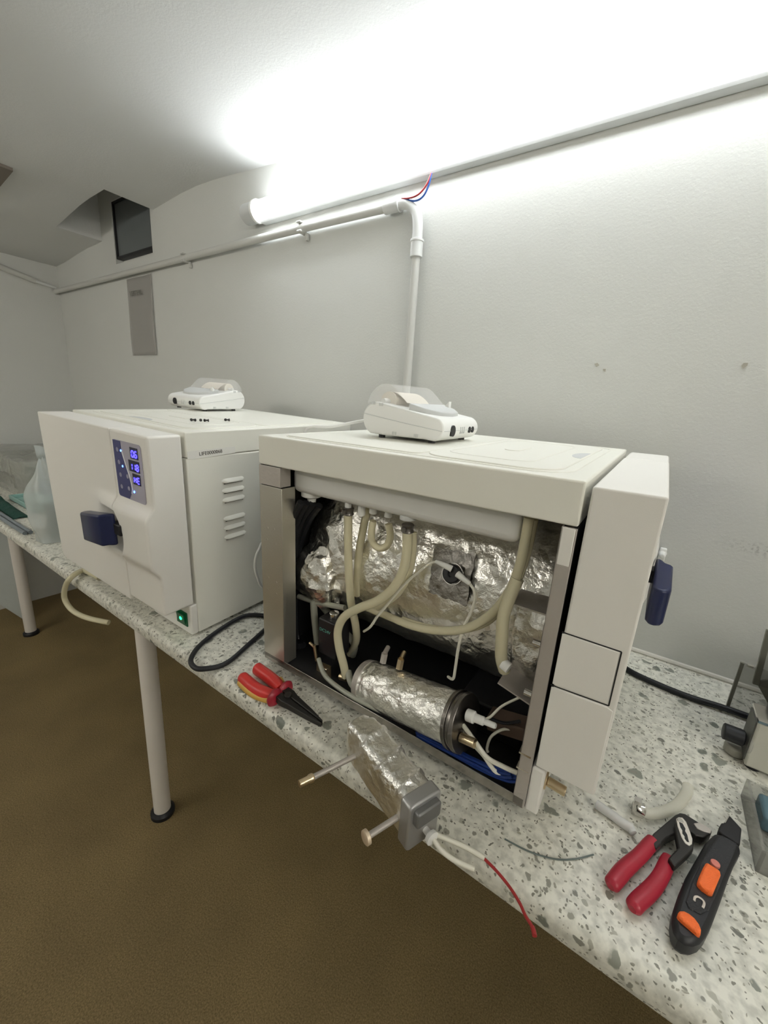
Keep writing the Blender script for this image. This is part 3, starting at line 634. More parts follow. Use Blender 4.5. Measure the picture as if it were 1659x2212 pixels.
hose([(0.0850,0.4384,0.1238),(0.0850,0.4042,0.1042),(0.0850,0.3687,0.0842),(0.0900,0.3505,0.0632),(0.1000,0.3606,0.0300)], .0068, greytube)
hose([(0.0620,0.4694,0.1344),(0.0620,0.4203,0.1387),(0.0620,0.3529,0.1514)], .0050, greytube)
hose([(.034, .318, .052), (.020, .295, .043), (.014, .24, .040), (.013, .18, .040), (.022, .13, .038), (.040, .10, .036)], .0058, greytube)
hose([(.030, .385, .050), (.016, .355, .036), (.008, .30, .034), (.010, .24, .034), (.022, .20, .032)], .0042, greytube)
clamp((0.0480,0.3398,0.3356), .0076); clamp((0.0450,0.2260,0.3334), .0082)
m = MB(); a_ = (0.0280,0.0602,0.1921); b_ = (0.0260,0.0507,0.1894); m.cyl(a_, b_, .0075, 10); m.build('hose_nut', printer_m, R)
def cable(px_, r, mt, nm): 
    m = MB(); m.sweep(px_, r, 8); return m.build(nm, mt, R)
cable([(0.0640,0.1844,0.2863),(0.0620,0.1965,0.2797),(0.0500,0.2229,0.2480),(0.0460,0.2472,0.2101),(0.0460,0.2716,0.1716),(0.0500,0.2872,0.1449),(0.0600,0.3074,0.1231)], .0022, wirew, 'sensor_wire')
cable([(0.0600,0.1285,0.2706),(0.0560,0.1181,0.2607),(0.0500,0.1172,0.2394),(0.0460,0.1250,0.2093),(0.0460,0.1289,0.1747),(0.0500,0.1313,0.1404),(0.0550,0.1346,0.1149),(0.0700,0.1490,0.1020)], .0022, wirew, 'sensor_wire')
# thick black cables at the rear corner
for px_ in ([(0.0300,0.4293,0.3366),(0.0320,0.4545,0.2936),(0.0340,0.4708,0.2274),(0.0340,0.4748,0.1418),(0.0340,0.4724,0.0631),(0.0300,0.4529,0.0376)], [(0.0400,0.4263,0.3346),(0.0440,0.4556,0.2907),(0.0460,0.4742,0.2229),(0.0460,0.4779,0.1359),(0.0460,0.4751,0.0561),(0.0400,0.4534,0.0372)], [(0.0500,0.4208,0.3322),(0.0560,0.4540,0.2927),(0.0580,0.4758,0.2282),(0.0580,0.4820,0.1298),(0.0580,0.4776,0.0438),(0.0480,0.4515,0.0379)], [(0.0600,0.4150,0.3281),(0.0660,0.4501,0.2870),(0.0700,0.4786,0.2241),(0.0700,0.4869,0.1334),(0.0700,0.4824,0.0358),(0.0600,0.4549,0.0322)], [(0.0500,0.5000,0.2242),(0.0500,0.5008,0.1265),(0.0500,0.4984,0.0446),(0.0420,0.4752,0.0267)]):
    cable(px_, .0066, black, 'power_cable')
# solenoid valve
VA, VB = (0.0500,0.3944,0.1045), (0.0500,0.3498,0.0379)
vv0, vv1 = VB[1], VA[1]; zt_, zb_ = .128, .055
m = MB(); m.box((.038, vv0, zb_), (.075, vv1, zt_)); va = m.build('solenoid_valve', blackpl, R, bevel=.003)
m = MB(); m.cyl((.056, (vv0 + vv1) / 2, zt_), (.056, (vv0 + vv1) / 2, zt_ + .010), .009, 20); m.build('valve_nut', shiny, va, bevel=.001)
text('DC24V', .0085, tealtxt, va, axes((.0376, vv1 - .004, zt_ - .024), (0, -1, 0), (0, 0, 1)))
BR = [(0.0300,0.3896,0.0438),(0.0300,0.3557,0.0469),(0.0300,0.3549,0.0121),(0.0300,0.3904,0.0105)]
m = MB(); m.prism(BR, lambda u, v, z: (.030, v, z), lambda u, v, z: (.032, v, z)); bp_ = m.build('valve_plate', brass, va)
for c in [(0.0300,0.3803,0.0373),(0.0300,0.3652,0.0208),(0.0300,0.3688,0.0338)]:
    m = MB(); m.lathe((.0302, c[1], c[2]), (-1, 0, 0), [(0, .0042), (.002, .004), (.003, .002)], 14); m.build('plate_screw', shiny, bp_)
m = MB(); m.cyl(BR[0], Vector(BR[0]) + Vector((.0, .006, .03)), .0032, 10); m.cyl(Vector(BR[0]) + Vector((0, .006, .026)), Vector(BR[0]) + Vector((0, .018, .03)), .0026, 10); m.build('valve_elbow', brass, va)
m = MB(); q = Vector((0.0310,0.3229,0.0408)); m.cyl(q + Vector((0, .01, -.004)), q + Vector((0, -.004, -.001)), .006, 12); m.build('valve_port', brass, va)
# foil wrapped steam generator lying at the bottom
GA, GB = Vector(((0.0460,0.2815,0.0406))), Vector(((0.0300,0.1137,0.0719)))
gd = (GB - GA).normalized(); gl = (GB - GA).length; GR = .037
gx_ = gd.orthogonal().normalized(); gy_ = gd.cross(gx_)
def gen(s, t):
    a = 2 * PI * s; r = GR * (1 if .06 < t < .97 else .97); p = GA + gd * (gl * t) + (gx_ * math.cos(a) + gy_ * math.sin(a)) * r
    return p + (gx_ * math.cos(a) + gy_ * math.sin(a)) * crumple(p, .0006, 50, 3)
m = MB(); V_ = m.grid(gen, 72, 70, True); m.b.faces.new([c[-1] for c in V_]); m.b.faces.new([c[0] for c in V_][::-1]); sg = m.build('steam_generator', foil2, R)
m = MB(); m.lathe(GA - gd * .012, gd, [(0, GR - .006), (.004, GR - .001), (.016, GR + .0004), (.016, GR - .001)], 40); m.build('end_shell', dsteel, sg)
m = MB(); m.lathe(GB - gd * .002, gd, [(0, GR + .004), (.006, GR + .005), (.007, GR + .001), (.012, GR + .001), (.013, GR + .005), (.019, GR + .004)], 40); fl = m.build('flange', darksteel, sg, bevel=.0008)
m = MB(); q = GB + gd * .019 + Vector((-.006, 0, .020)); m.lathe(q, gd, [(0, .0085), (.010, .0085), (.012, .006), (.024, .006), (.026, .004), (.040, .004), (.042, .003)], 18); m.build('ceramic_terminal', printer_m, fl)
m = MB(); q2 = GB + gd * .018 + Vector((-.020, 0, -.008)); m.cyl(q2, q2 + gd * .022, .0065, 14); m.build('brass_stub', brass, fl)
for dv in (0, 1):
    m = MB(); c = GA + gd * (.02 + .035 * dv) + Vector((.012, 0, GR + .002)); m.cyl(c, c + Vector((.004, 0, .016)), .006, 6); m.cyl(c + Vector((.004, 0, .016)), c + Vector((.02, .004, .018)), .004, 10); m.build('pipe_nut', brass if dv else dsteel, sg)
# wiring at the lower front corner
cable([(0.0200,0.0991,0.0774),(0.0120,0.0776,0.0698),(0.0100,0.0573,0.0563),(0.0120,0.0366,0.0535),(0.0140,0.0146,0.0537)], .0032, wirew, 'heater_wire')
cable([(0.0220,0.1006,0.0702),(0.0160,0.0801,0.0602),(0.0140,0.0629,0.0523),(0.0100,0.0452,0.0425),(0.0100,0.0296,0.0392),(0.0140,0.0158,0.0452)], .0032, wirew, 'heater_wire')
cable([(0.0500,0.0298,0.0846),(0.0450,0.0483,0.0813),(0.0400,0.0629,0.0645),(0.0350,0.0655,0.0467),(0.0340,0.0631,0.0410)], .0020, wirew, 'thin_wire')
cable([(0.0200,0.0721,0.1017),(0.0300,0.0656,0.1034),(0.0400,0.0551,0.1196),(0.0500,0.0330,0.1411)], .0017, wirew, 'thin_wire')
cable([(0.0300,0.0652,0.1005),(0.0400,0.0485,0.0951),(0.0500,0.0303,0.1013)], .0022, black, 'thin_wire')
for k in range(7):
    o_ = .004 * (k - 3)
    cable([(.007 + .003 * (k % 4), v + o_ * .6, z) for v, z in ((.16, .030), (.115, .033 + .002 * (k % 4)), (.07, .034 + .003 * (k % 3)), (.035, .040 + .003 * (k % 4)), (.019, .050))], .0021, dblue, 'blue_wire')
m = MB(); m.box((.08, .03, MZB + .004), (.19, .13, .075)); m.build('circuit_box', blackpl, R, bevel=.003)
m = MB(); m.box((.045, .02, .070), (.075, .075, .090), Matrix.Rotation(-.2, 3, 'X')); m.build('terminal_block', mat('brown_block', (.10, .065, .045), .6), R, bevel=.002)

# ================================================================= label printers on the lids
PL, PW = .160, .150                                              # length, width
def printer_profile(n=10):
    """side outline (l from the port end, z), low round nose, taller tail, two small feet bumps"""
    r0, r1 = .0190, .0285; c0 = (r0, r0 + .004); c1 = (PL - r1, r1 + .004)
    out = [(c0[0] + r0 * math.cos(a), c0[1] + r0 * math.sin(a)) for a in [math.radians(x) for x in range(262, 99, -9)]]
    out += [(c1[0] + r1 * math.cos(a), c1[1] + r1 * math.sin(a)) for a in [math.radians(x) for x in range(96, -75, -9)]]
    out += [(.118, .0055), (.034, .0055)]
    return out
def make_printer(root):
    """local axes: x across the width, y from the port end to the tail, z up"""
    m = MB(); m.prism(printer_profile(), lambda l, z: (0, l, z), lambda l, z: (PW, l, z)); b = m.build('body', printer_m, root, bevel=.003, seg=3)
    for x in (.014, PW - .014):
        for y in (.026, .126):
            m = MB(); m.cyl((x, y, 0.0), (x, y, .007), .006, 14); m.build('foot', blackpl, root)
    # seam, ports and slots
    for x in (-.0003, PW + .0003):
        m = MB(); m.sweep([(x, .002, .021), (x, .08, .030), (x, .158, .040)], .0006, 6); m.build('seam_line', grey_pl, b)
    m = MB(); m.sweep([(.004, -.0002, .0212), (PW / 2, -.0002, .0212), (PW - .004, -.0002, .0212)], .0006, 6); m.build('seam_line', grey_pl, b)
    m = MB(); m.cyl((.036, .006, .021), (.036, -.0012, .021), .0092, 24); m.build('round_port', blackpl, b)
    for x in (.108, .1225):
        m = MB(); m.cyl((x, .006, .021), (x, -.0010, .021), .0055, 20); m.build('small_port', blackpl, b)
    for k in range(3):
        m = MB(); m.box((.068 + .0075 * k, -.0008, .0155), (.0695 + .0075 * k, .003, .0265)); m.build('slot', grey_pl, b)
    for x in (-.0004, PW + .0004):
        for y0, z in ((.045, .0105), (.088, .0105), (.118, .057), (.134, .0585)):
            for k in range(3):
                m = MB(); m.box((x - .0005, y0 + .0032 * k, z - .0025), (x + .0005, y0 + .0012 + .0032 * k, z + .0025)); m.build('slot', grey_pl, b)
    # front lid plate, clear cover, paper roll
    top = lambda l: .042 + (l - .019) * (.061 - .042) / (PL - .0285 - .019)
    pl = [(.010, .030), (.014, .058), (.024, .070)]
    m = MB(); P = [(.008, .071), (.016, .044), (.040, .026), (PW / 2, .0200), (PW - .040, .026), (PW - .016, .044), (PW - .008, .071)]
    m.prism(P, lambda x, l: (x, l, top(l) - .002), lambda x, l: (x, l, top(l) + .0065 + .004 * (l - .024) / .042)); m.build('cover_plate', grey_pl, b, bevel=.0012)
    HD = [(.068, .057), (.074, .0625), (.082, .070), (.090, .0775), (.099, .0855), (.108, .0905), (.117, .092), (.127, .0905), (.137, .0855), (.145, .078), (.151, .069), (.154, .060)]
    m = MB(); nX = 10
    def hx(i): return .006 + (PW - .012) * i / nX
    rows = [[m.b.verts.new((hx(i), y, z)) for y, z in HD] for i in range(nX + 1)]
    for i in range(nX):
        for q in range(len(HD) - 1): m.b.faces.new((rows[i][q], rows[i + 1][q], rows[i + 1][q + 1], rows[i][q + 1]))
    for r in (rows[0], rows[-1]):
        lo = [m.b.verts.new((v.co.x, v.co.y, min(top(v.co.y), .060) - .003)) for v in r]
        for q in range(len(r) - 1): m.b.faces.new((r[q], r[q + 1], lo[q + 1], lo[q]))
    o = m.build('clear_cover', clear, b)
    m = MB(); m.cyl((.030, .126, .063), (PW - .030, .126, .063), .0165, 28); rl = m.build('paper_roll', cream, b)
    m = MB(); m.cyl((.012, .126, .063), (PW - .012, .126, .063), .0045, 16); m.build('spindle', printer_m, rl)
    m = MB(); m.grid(lambda s, t: (.034 + (PW - .068) * s, .126 - .036 * t, .0795 - .018 * t * t), 4, 8); m.build('paper_tongue', cream, rl)
    m = MB(); m.prism([(.060, .0), (.072, .0), (.060, .012)], lambda y, z: (PW - .022, y - .006, top(.06) + .007 + z), lambda y, z: (PW - .012, y - .006, top(.06) + .007 + z)); m.build('latch', printer_m, b)
def put(mtx, u, v, z, dz=0):
    return (mtx @ Matrix.Translation((u, v, z)) @ Matrix.Rotation(dz, 4, 'Z'))
pr = empty('label_printer', 'small white printer with clear hood on top of the opened machine', 'printer', group='label printers')
make_printer(pr); pr.matrix_world = put(RM, .152, .236, MZT + .0019, math.radians(1))
m = MB(); m.sweep([(.05, .155, .03), (.048, .172, .028), (.03, .195, .022), (.0, .235, .010), (-.02, .275, .004), (-.03, .290, -.04)], .0028, 10); m.build('printer_cable', printer_m, pr)
p2 = pr.copy(); COL.objects.link(p2); p2['label'] = 'small white printer with clear hood on top of the closed machine at left'
for c in pr.children:
    d = c.copy(); COL.objects.link(d); d.parent = p2
    for g in c.children:
        e_ = g.copy(); COL.objects.link(e_); e_.parent = d
        for g2 in g.children:
            f_ = g2.copy(); COL.objects.link(f_); f_.parent = e_
p2.matrix_world = put(LM, -.046, .264, MZT + .0019, math.radians(2))

# loose screws on the left lid
scr = None
for k, (u, v, a) in enumerate(((.318, .108, .3), (.327, .113, 2.0), (.331, .123, 1.1), (.337, .128, .2), (.340, .137, 2.6), (.338, .182, .8), (.342, .190, 2.2))):
    if scr is None:
        scr = empty('screw', '', 'screw', group='loose screws on the left machine')
        m = MB(); m.lathe((0, 0, .0032), (0, 1, 0), [(0, .0032), (.0016, .0032), (.0022, .0016), (.009, .0016), (.0105, .0004)], 12); m.build('shank', gun, scr)
        m = MB(); m.box((-.0004, -.0003, .0012), (.0004, .0006, .0052)); m.build('drive_slot', black, scr)
        s_ = scr
    else:
        s_ = scr.copy(); COL.objects.link(s_)
        for c in scr.children: d = c.copy(); COL.objects.link(d); d.parent = s_
    s_['label'] = ('small dark loose screw in the left cluster on the closed machine\'s lid' if k < 2 else 'small dark loose screw in the middle cluster on the closed machine\'s lid' if k < 5 else 'small dark loose screw in the right cluster on the closed machine\'s lid')
    s_['group'] = ('left screw cluster', 'middle screw cluster', 'right screw cluster')[0 if k < 2 else 1 if k < 5 else 2]
    s_.matrix_world = put(LM, u, v, MZT + .0017, a)

# ================================================================= loose cords and hoses on the bench
pc = [(-0.6869,-0.4427,0.7960),(-0.7225,-0.4739,0.7960),(-0.7154,-0.5392,0.7960),(-0.6943,-0.6021,0.7960),(-0.6665,-0.6392,0.7960),(-0.6399,-0.6503,0.7960),(-0.6197,-0.6424,0.7960),(-0.6032,-0.6051,0.7960),(-0.6262,-0.5288,0.7960),(-0.6472,-0.4624,0.7960),(-0.6509,-0.4111,0.7960)]
m = MB(); m.sweep(pc, .0048, 12); tag(m.build('power_cord', black), 'black power cord looped on the worktop between the two machines', 'cord')
pc = [(-0.0233,-0.0625,0.7960),(0.0317,-0.1066,0.7960),(0.0818,-0.1204,0.7960),(0.1334,-0.1250,0.7960),(0.1811,-0.1232,0.7980),(0.2324,-0.1220,0.7980),(0.2622,-0.1235,0.7980)]
m = MB(); m.sweep(pc, .0056, 12); tag(m.build('power_cord', black), 'black power cord running from the opened machine to the right edge', 'cord')
m = MB(); m.sweep([(-.605, -.14, ZT + .004), (-.61, -.24, ZT + .03), (-.625, -.36, .97)] + [(-0.6400,-0.4723,0.9991),(-0.6400,-0.4962,0.9889),(-0.6400,-0.5072,0.9626),(-0.6400,-0.5021,0.9290),(-0.6400,-0.4799,0.8904)] + [(-.625, -.40, .83), (-.61, -.30, ZT + .004), (-.605, -.18, ZT + .004)], .003, 10); tag(m.build('white_cable', printer_m), 'thin white cable looping between the two machines', 'cable')
bh = [(-1.1645,-0.6027,0.7972),(-1.2069,-0.6052,0.7972),(-1.2460,-0.6128,0.7975),(-1.2170,-0.6480,0.7988),(-1.2489,-0.6550,0.7628),(-1.2671,-0.6550,0.7208),(-1.2400,-0.6500,0.6947),(-1.1783,-0.6400,0.6911),(-1.1194,-0.6100,0.6852)]
m = MB(); m.sweep(bh, .0068, 12); tag(m.build('drain_hose', silicone), 'yellowish hose hanging over the bench edge below the closed machine', 'hose')
# clear hose with clamp and white tube stub near the water pump pliers
ch_ = [(0.0638,-0.4558,0.8010),(0.0775,-0.4526,0.7990),(0.0927,-0.4383,0.7980),(0.1091,-0.4137,0.7980),(0.1200,-0.3842,0.7980),(0.1222,-0.3697,0.8000)]
hz = empty('clear_hose', 'short curved translucent hose with a metal clamp on its end', 'hose', ch_[0]); h0 = Vector(ch_[0])
m = MB(); m.sweep([Vector(p) - h0 for p in ch_], .0068, 14); m.build('tube', mat('translucent_tube', (.78, .76, .66), .22, alpha=.42), hz)
hd = (Vector(ch_[1]) - h0).normalized()
m = MB(); m.lathe(hd * -.003, hd, [(0, .0075), (.001, .0092), (.003, .0082), (.009, .0082), (.011, .0092), (.012, .0075)], 20); m.box((-.004, -.004, .006), (.004, .004, .0135)); m.build('hose_clamp', shiny, hz)
wt = [(0.0202,-0.4780,0.7960),(0.0370,-0.4816,0.7960),(0.0516,-0.4855,0.7960),(0.0624,-0.4860,0.7960)]
w_t = empty('white_tube_stub', 'short white tube with a grey tip lying left of the clear hose', 'tube', wt[0]); h0 = Vector(wt[0])
m = MB(); m.sweep([Vector(p) - h0 for p in wt], .0058, 14); m.build('tube', mat('frosted_tube', (.72, .72, .70), .35, trans=.2), w_t)
t_ = [(0.0593,-0.4854,0.7960),(0.0639,-0.4910,0.7950)]
m = MB(); m.cyl(Vector(t_[0]) - h0, Vector(t_[1]) - h0, .0055, 12, .0045); m.build('tube_tip', grey_pl, w_t)
m = MB(); m.sweep([(-0.0646,-0.5943,0.7912),(-0.0377,-0.5909,0.7912),(-0.0110,-0.5813,0.7912),(0.0091,-0.5666,0.7912),(0.0271,-0.5469,0.7915)], .0010, 6); tag(m.build('wire_strand', mat('grey_wire', (.13, .16, .15), .5)), 'thin dark grey wire strand on the worktop left of the pliers', 'wire')

# ================================================================= foil wrapped heater on the bench edge
HA, HB = Vector((-0.2941,-0.6252,0.7900)), Vector((-0.1628,-0.6750,0.7900))       # lower left edge, far to near
hx = (HB - HA); HL = hx.length; hx.normalize(); hy = Vector((-hx.y, hx.x, 0)); HWD, HH = .044, .062
ht = empty('foil_heater', 'foil wrapped heater block with grey end cap and two rods on the bench edge', 'heater', HA)
def HP(a, b, c): return hx * a + hy * b + Vector((0, 0, c))
def hfoil(s, t):
    A = 2 * PI * s; ca, sa = math.cos(A), math.sin(A); e = .42
    x = math.copysign(abs(ca) ** e, ca) * HWD / 2; z = math.copysign(abs(sa) ** e, sa) * HH / 2
    taper = 1 - .22 * (1 - sst(0, .10, t)); a = HL * t
    p = HP(a, HWD / 2 + x * taper, HH / 2 + z * taper + .002)
    top = sst(.1, .6, sa) + sst(.3, .8, -ca * 0)
    d = crumple(p + Vector((5, 2, 1)), .0011, 30, 4) + .0016 * noise.noise(p * 42) + top * .0030 * max(0, math.sin(22 * t + 1.5 * math.sin(4 * s * PI) + 5 * s)) ** 6
    return p + (hy * ca + Vector((0, 0, sa))) * d
m = MB(); V_ = m.grid(hfoil, 96, 110, True); m.b.faces.new([c[-1] for c in V_]); m.b.faces.new([c[0] for c in V_][::-1]); m.build('foil_wrap', foil2, ht)
m = MB()
def hbox(m, a0, a1, b0, b1, c0, c1, r=.006):
    P = rrect(b0, c0, b1, c1, r, 4); m.prism(P, lambda b, c: HP(a0, b, c), lambda b, c: HP(a1, b, c))
hbox(m, HL - .006, HL + .012, -.002, HWD + .002, 0, HH + .004)
capo = m.build('end_cap', mat('grey_metal_cap', (.42, .42, .42), .38, .6), ht, bevel=.0025, seg=3)
m = MB(); hbox(m, HL + .006, HL + .020, .004, HWD - .004, HH * .62, HH - .002, .004); m.build('cap_ridge', mat('dark_cap', (.20, .20, .20), .42, .5), capo, bevel=.002)
for a, l, l2 in ((HL * .22, .078, .006), (HL * .93, .042, .004)):
    m = MB(); m.cyl(HP(a, .004, .030), HP(a, -l, .030), .0036, 14); rd = m.build('threaded_rod', dsteel, ht)
    m = MB()
    if l > .05: m.lathe(HP(a, -l + .016, .030), -hy, [(0, .0038), (.002, .0056), (.006, .0056), (.008, .0046), (.020, .0046), (.020, .003)], 16); m.build('rod_sleeve', brass, rd)
    else: m.lathe(HP(a, -l + .002, .030), -hy, [(0, .004), (.002, .0080), (.006, .0080), (.007, .0065)], 20); m.build('rod_button', mat('pale_brass', (.80, .66, .50), .4, .6), rd)
m = MB(); m.cyl(HP(HL * .5, HWD - .001, .052), HP(HL * .98, HWD - .001, .056), .003, 10); m.build('side_rod', dsteel, ht)
fe = Vector((-0.1337,-0.6586,0.8080)) - HA
m = MB(); m.lathe(fe - hx * .014, hx, [(0, .004), (.012, .0042), (.013, .0078), (.018, .0085), (.019, .006)], 18); m.build('ferrule', printer_m, ht)
for nm, mt, px_ in (('white_lead', wirew, [(-0.1335,-0.6544,0.8080),(-0.1176,-0.6483,0.8060),(-0.0949,-0.6385,0.8000),(-0.0758,-0.6341,0.7960)]), ('white_lead', wirew, [(-0.1312,-0.6584,0.8070),(-0.1169,-0.6608,0.8020),(-0.1004,-0.6574,0.7970),(-0.0812,-0.6503,0.7940)])):
    m = MB(); m.sweep([Vector(p) - HA for p in px_], .0029, 10); m.build(nm, mt, ht)
m = MB(); m.sweep([Vector(p) - HA for p in [(-0.0780,-0.6340,0.7960),(-0.0602,-0.6375,0.7950),(-0.0435,-0.6432,0.7940),(-0.0299,-0.6514,0.7940),(-0.0215,-0.6590,0.7940),(-0.0132,-0.6634,0.7930)]], .0017, 8); m.build('red_lead', wirer, ht)
m = MB(); m.sweep([Vector(p) - HA for p in [(-0.0132,-0.6634,0.7930),(-0.0110,-0.6664,0.7930),(-0.0093,-0.6696,0.7930)]], .0024, 8); m.build('red_lead', wirer, ht)

# ================================================================= hand tools
def tool(name, label, cat, at): return empty(name, label, cat, at)
# insulated long nose pliers
pb = Vector((-0.4641,-0.5905,0.7900))
pl = tool('insulated_pliers', 'red and yellow insulated pliers with dark jaws in front of the opened machine', 'pliers', pb)
def grip(px_, nm, mt, rf, fl, par=None, off=pb, n=14):
    m = MB(); m.sweep([Vector(p) - off for p in px_], rf, n, flat=fl); return m.build(nm, mt, par)
hb = lambda t: .0098 * (.62 + .50 * sst(0, .10, t)) * (1 - .12 * sst(.55, 1, t)) * (.6 + .4 * sst(0, .04, t))
g1 = grip([(-0.5441,-0.5848,0.8020),(-0.5243,-0.5858,0.8020),(-0.4980,-0.5875,0.8020),(-0.4743,-0.5921,0.8030),(-0.4590,-0.5981,0.8040)], 'grip', redh, hb, 1.1, pl)
g2 = grip([(-0.5439,-0.6172,0.8020),(-0.5163,-0.6203,0.8020),(-0.4919,-0.6218,0.8020),(-0.4701,-0.6189,0.8030),(-0.4567,-0.6153,0.8040)], 'grip', redh, hb, 1.1, pl)
grip([(-0.5401,-0.6221,0.7990),(-0.5167,-0.6250,0.7980),(-0.4924,-0.6263,0.7980),(-0.4701,-0.6228,0.7990),(-0.4550,-0.6207,0.8010)], 'yellow_sleeve', yelh, lambda t: hb(t) * .80, .9, g2)
grip([(-0.4860,-0.5776,0.8000),(-0.4734,-0.5834,0.8010)], 'yellow_sleeve', yelh, .0058, 1.0, g1)
ja, jt = Vector((-0.4546,-0.6050,0.8050)), Vector((-0.3577,-0.6029,0.8020))
jd = (jt - ja).normalized(); js = Vector((-jd.y, jd.x, 0)).normalized()
m = MB(); P = [(-.030, .002), (-.026, .013), (-.006, .019), (.012, .021), (.028, .014), (.030, .004), (.022, -.004), (-.020, -.006)]
for s_ in (1, -1):
    m.lathe(ja - pb + js * (.0125 * s_) - jd * .005, jd, [(0, .008), (.003, .014), (.007, .0155), (.011, .0125), (.012, .009)], 24)
m.build('finger_guard', crim, pl)
def jaw(pts, z0, z1, nm, mt, par):
    m = MB(); m.prism(pts, lambda a, b: ja - pb + jd * a + js * b + Vector((0, 0, z0 - a * .055)), lambda a, b: ja - pb + jd * a + js * b + Vector((0, 0, z1 - a * .10))); return m.build(nm, mt, par, bevel=.0012)
JL = (jt - ja).length
j1 = jaw([(.004, .0008), (.004, .014), (.020, .015), (.030, .012), (JL * .72, .0075), (JL - .002, .003), (JL, .0008)], -.006, .008, 'jaw', gun, pl)
j2 = jaw([(.004, -.0008), (.004, -.014), (.020, -.015), (.030, -.0125), (JL * .72, -.0075), (JL - .002, -.003), (JL, -.0008)], -.006, .0068, 'jaw', gun, pl)
m = MB(); m.cyl(ja - pb + jd * .020 + Vector((0, 0, -.004)), ja - pb + jd * .020 + Vector((0, 0, .0085)), .0065, 20); m.build('pivot', gun, pl, bevel=.0008)
# water pump pliers
wb = Vector((0.0996,-0.4929,0.7900))
wp = tool('water_pump_pliers', 'slip joint pliers with crimson dipped grips and black head at lower right', 'pliers', wb)
def tb_(px_, nm, mt, r, fl, par): return grip(px_, nm, mt, r, fl, par, wb, 16)
dip = lambda t: .0078 * (.55 + .45 * sst(0, .07, t)) * (1 + .10 * math.sin(PI * min(1, t * 1.6)))
tb_([(0.0467,-0.5790,0.7990),(0.0510,-0.5675,0.7990),(0.0565,-0.5529,0.7990),(0.0633,-0.5382,0.7990),(0.0719,-0.5208,0.8000),(0.0800,-0.5010,0.8000),(0.0840,-0.4926,0.8000)], 'grip', crim, dip, .85, wp)
tb_([(0.0679,-0.5886,0.7990),(0.0727,-0.5769,0.7990),(0.0805,-0.5616,0.7990),(0.0878,-0.5452,0.7990),(0.0934,-0.5293,0.8000),(0.0977,-0.5129,0.8000),(0.1004,-0.5054,0.8000)], 'grip', crim, dip, .85, wp)
def flatpoly(px_, h, nm, mt, par, bev=.0015, off=wb):
    m = MB(); m.flat([Vector(p) - off for p in px_], h); return m.build(nm, mt, par, bevel=bev)
a1 = flatpoly([(0.0792,-0.4977,0.8060),(0.0831,-0.4858,0.8060),(0.0963,-0.4586,0.8060),(0.1051,-0.4405,0.8060),(0.1102,-0.4328,0.8060),(0.1161,-0.4297,0.8060),(0.1229,-0.4314,0.8060),(0.1304,-0.4330,0.8060),(0.1389,-0.4331,0.8060),(0.1438,-0.4351,0.8060),(0.1419,-0.4421,0.8060),(0.1340,-0.4530,0.8060),(0.1256,-0.4567,0.8060),(0.1193,-0.4532,0.8060),(0.1125,-0.4605,0.8060),(0.1067,-0.4684,0.8060),(0.0964,-0.4832,0.8060),(0.0864,-0.5054,0.8060)], .012, 'upper_arm', gun, wp)
a2 = flatpoly([(0.0970,-0.5157,0.8120),(0.1033,-0.5016,0.8120),(0.1070,-0.4937,0.8120),(0.1049,-0.4795,0.8120),(0.1037,-0.4623,0.8120),(0.1057,-0.4505,0.8120),(0.1116,-0.4444,0.8120),(0.1163,-0.4490,0.8120),(0.1196,-0.4614,0.8120),(0.1222,-0.4756,0.8120),(0.1214,-0.4853,0.8120),(0.1166,-0.4965,0.8120),(0.1084,-0.5125,0.8120),(0.1035,-0.5221,0.8120)], .009, 'lower_arm', gun, wp)
j_ = flatpoly([(0.1242,-0.4405,0.8072),(0.1301,-0.4344,0.8072),(0.1385,-0.4345,0.8072),(0.1430,-0.4368,0.8072),(0.1412,-0.4424,0.8072),(0.1351,-0.4449,0.8072),(0.1277,-0.4457,0.8072)], .006, 'jaw_teeth', dsteel, a1, .0008)
SL = [(0.1050,-0.4533,0.8128),(0.1075,-0.4491,0.8128),(0.1114,-0.4469,0.8128),(0.1151,-0.4506,0.8128),(0.1185,-0.4623,0.8128),(0.1208,-0.4720,0.8128),(0.1201,-0.4799,0.8128),(0.1173,-0.4846,0.8128),(0.1133,-0.4838,0.8128),(0.1098,-0.4778,0.8128),(0.1063,-0.4646,0.8128)]
flatpoly(SL, .0012, 'slot_plate', mat('bright_edge', (.85, .80, .74), .3, .6), a2, .0004)
flatpoly([(0.1078,-0.4574,0.8132),(0.1102,-0.4548,0.8132),(0.1120,-0.4577,0.8132),(0.1142,-0.4624,0.8132),(0.1137,-0.4663,0.8132),(0.1158,-0.4702,0.8132),(0.1166,-0.4763,0.8132),(0.1173,-0.4797,0.8132),(0.1151,-0.4808,0.8132),(0.1129,-0.4778,0.8132),(0.1130,-0.4744,0.8132),(0.1108,-0.4720,0.8132),(0.1109,-0.4671,0.8132),(0.1091,-0.4643,0.8132)], .0012, 'slot', black, a2, .0003)
m = MB(); c = Vector((0.1088,-0.4542,0.8130)) - wb; m.cyl(c - Vector((0, 0, .004)), c + Vector((0, 0, .0012)), .0034, 16); m.build('pivot', shiny, a2, bevel=.0005)
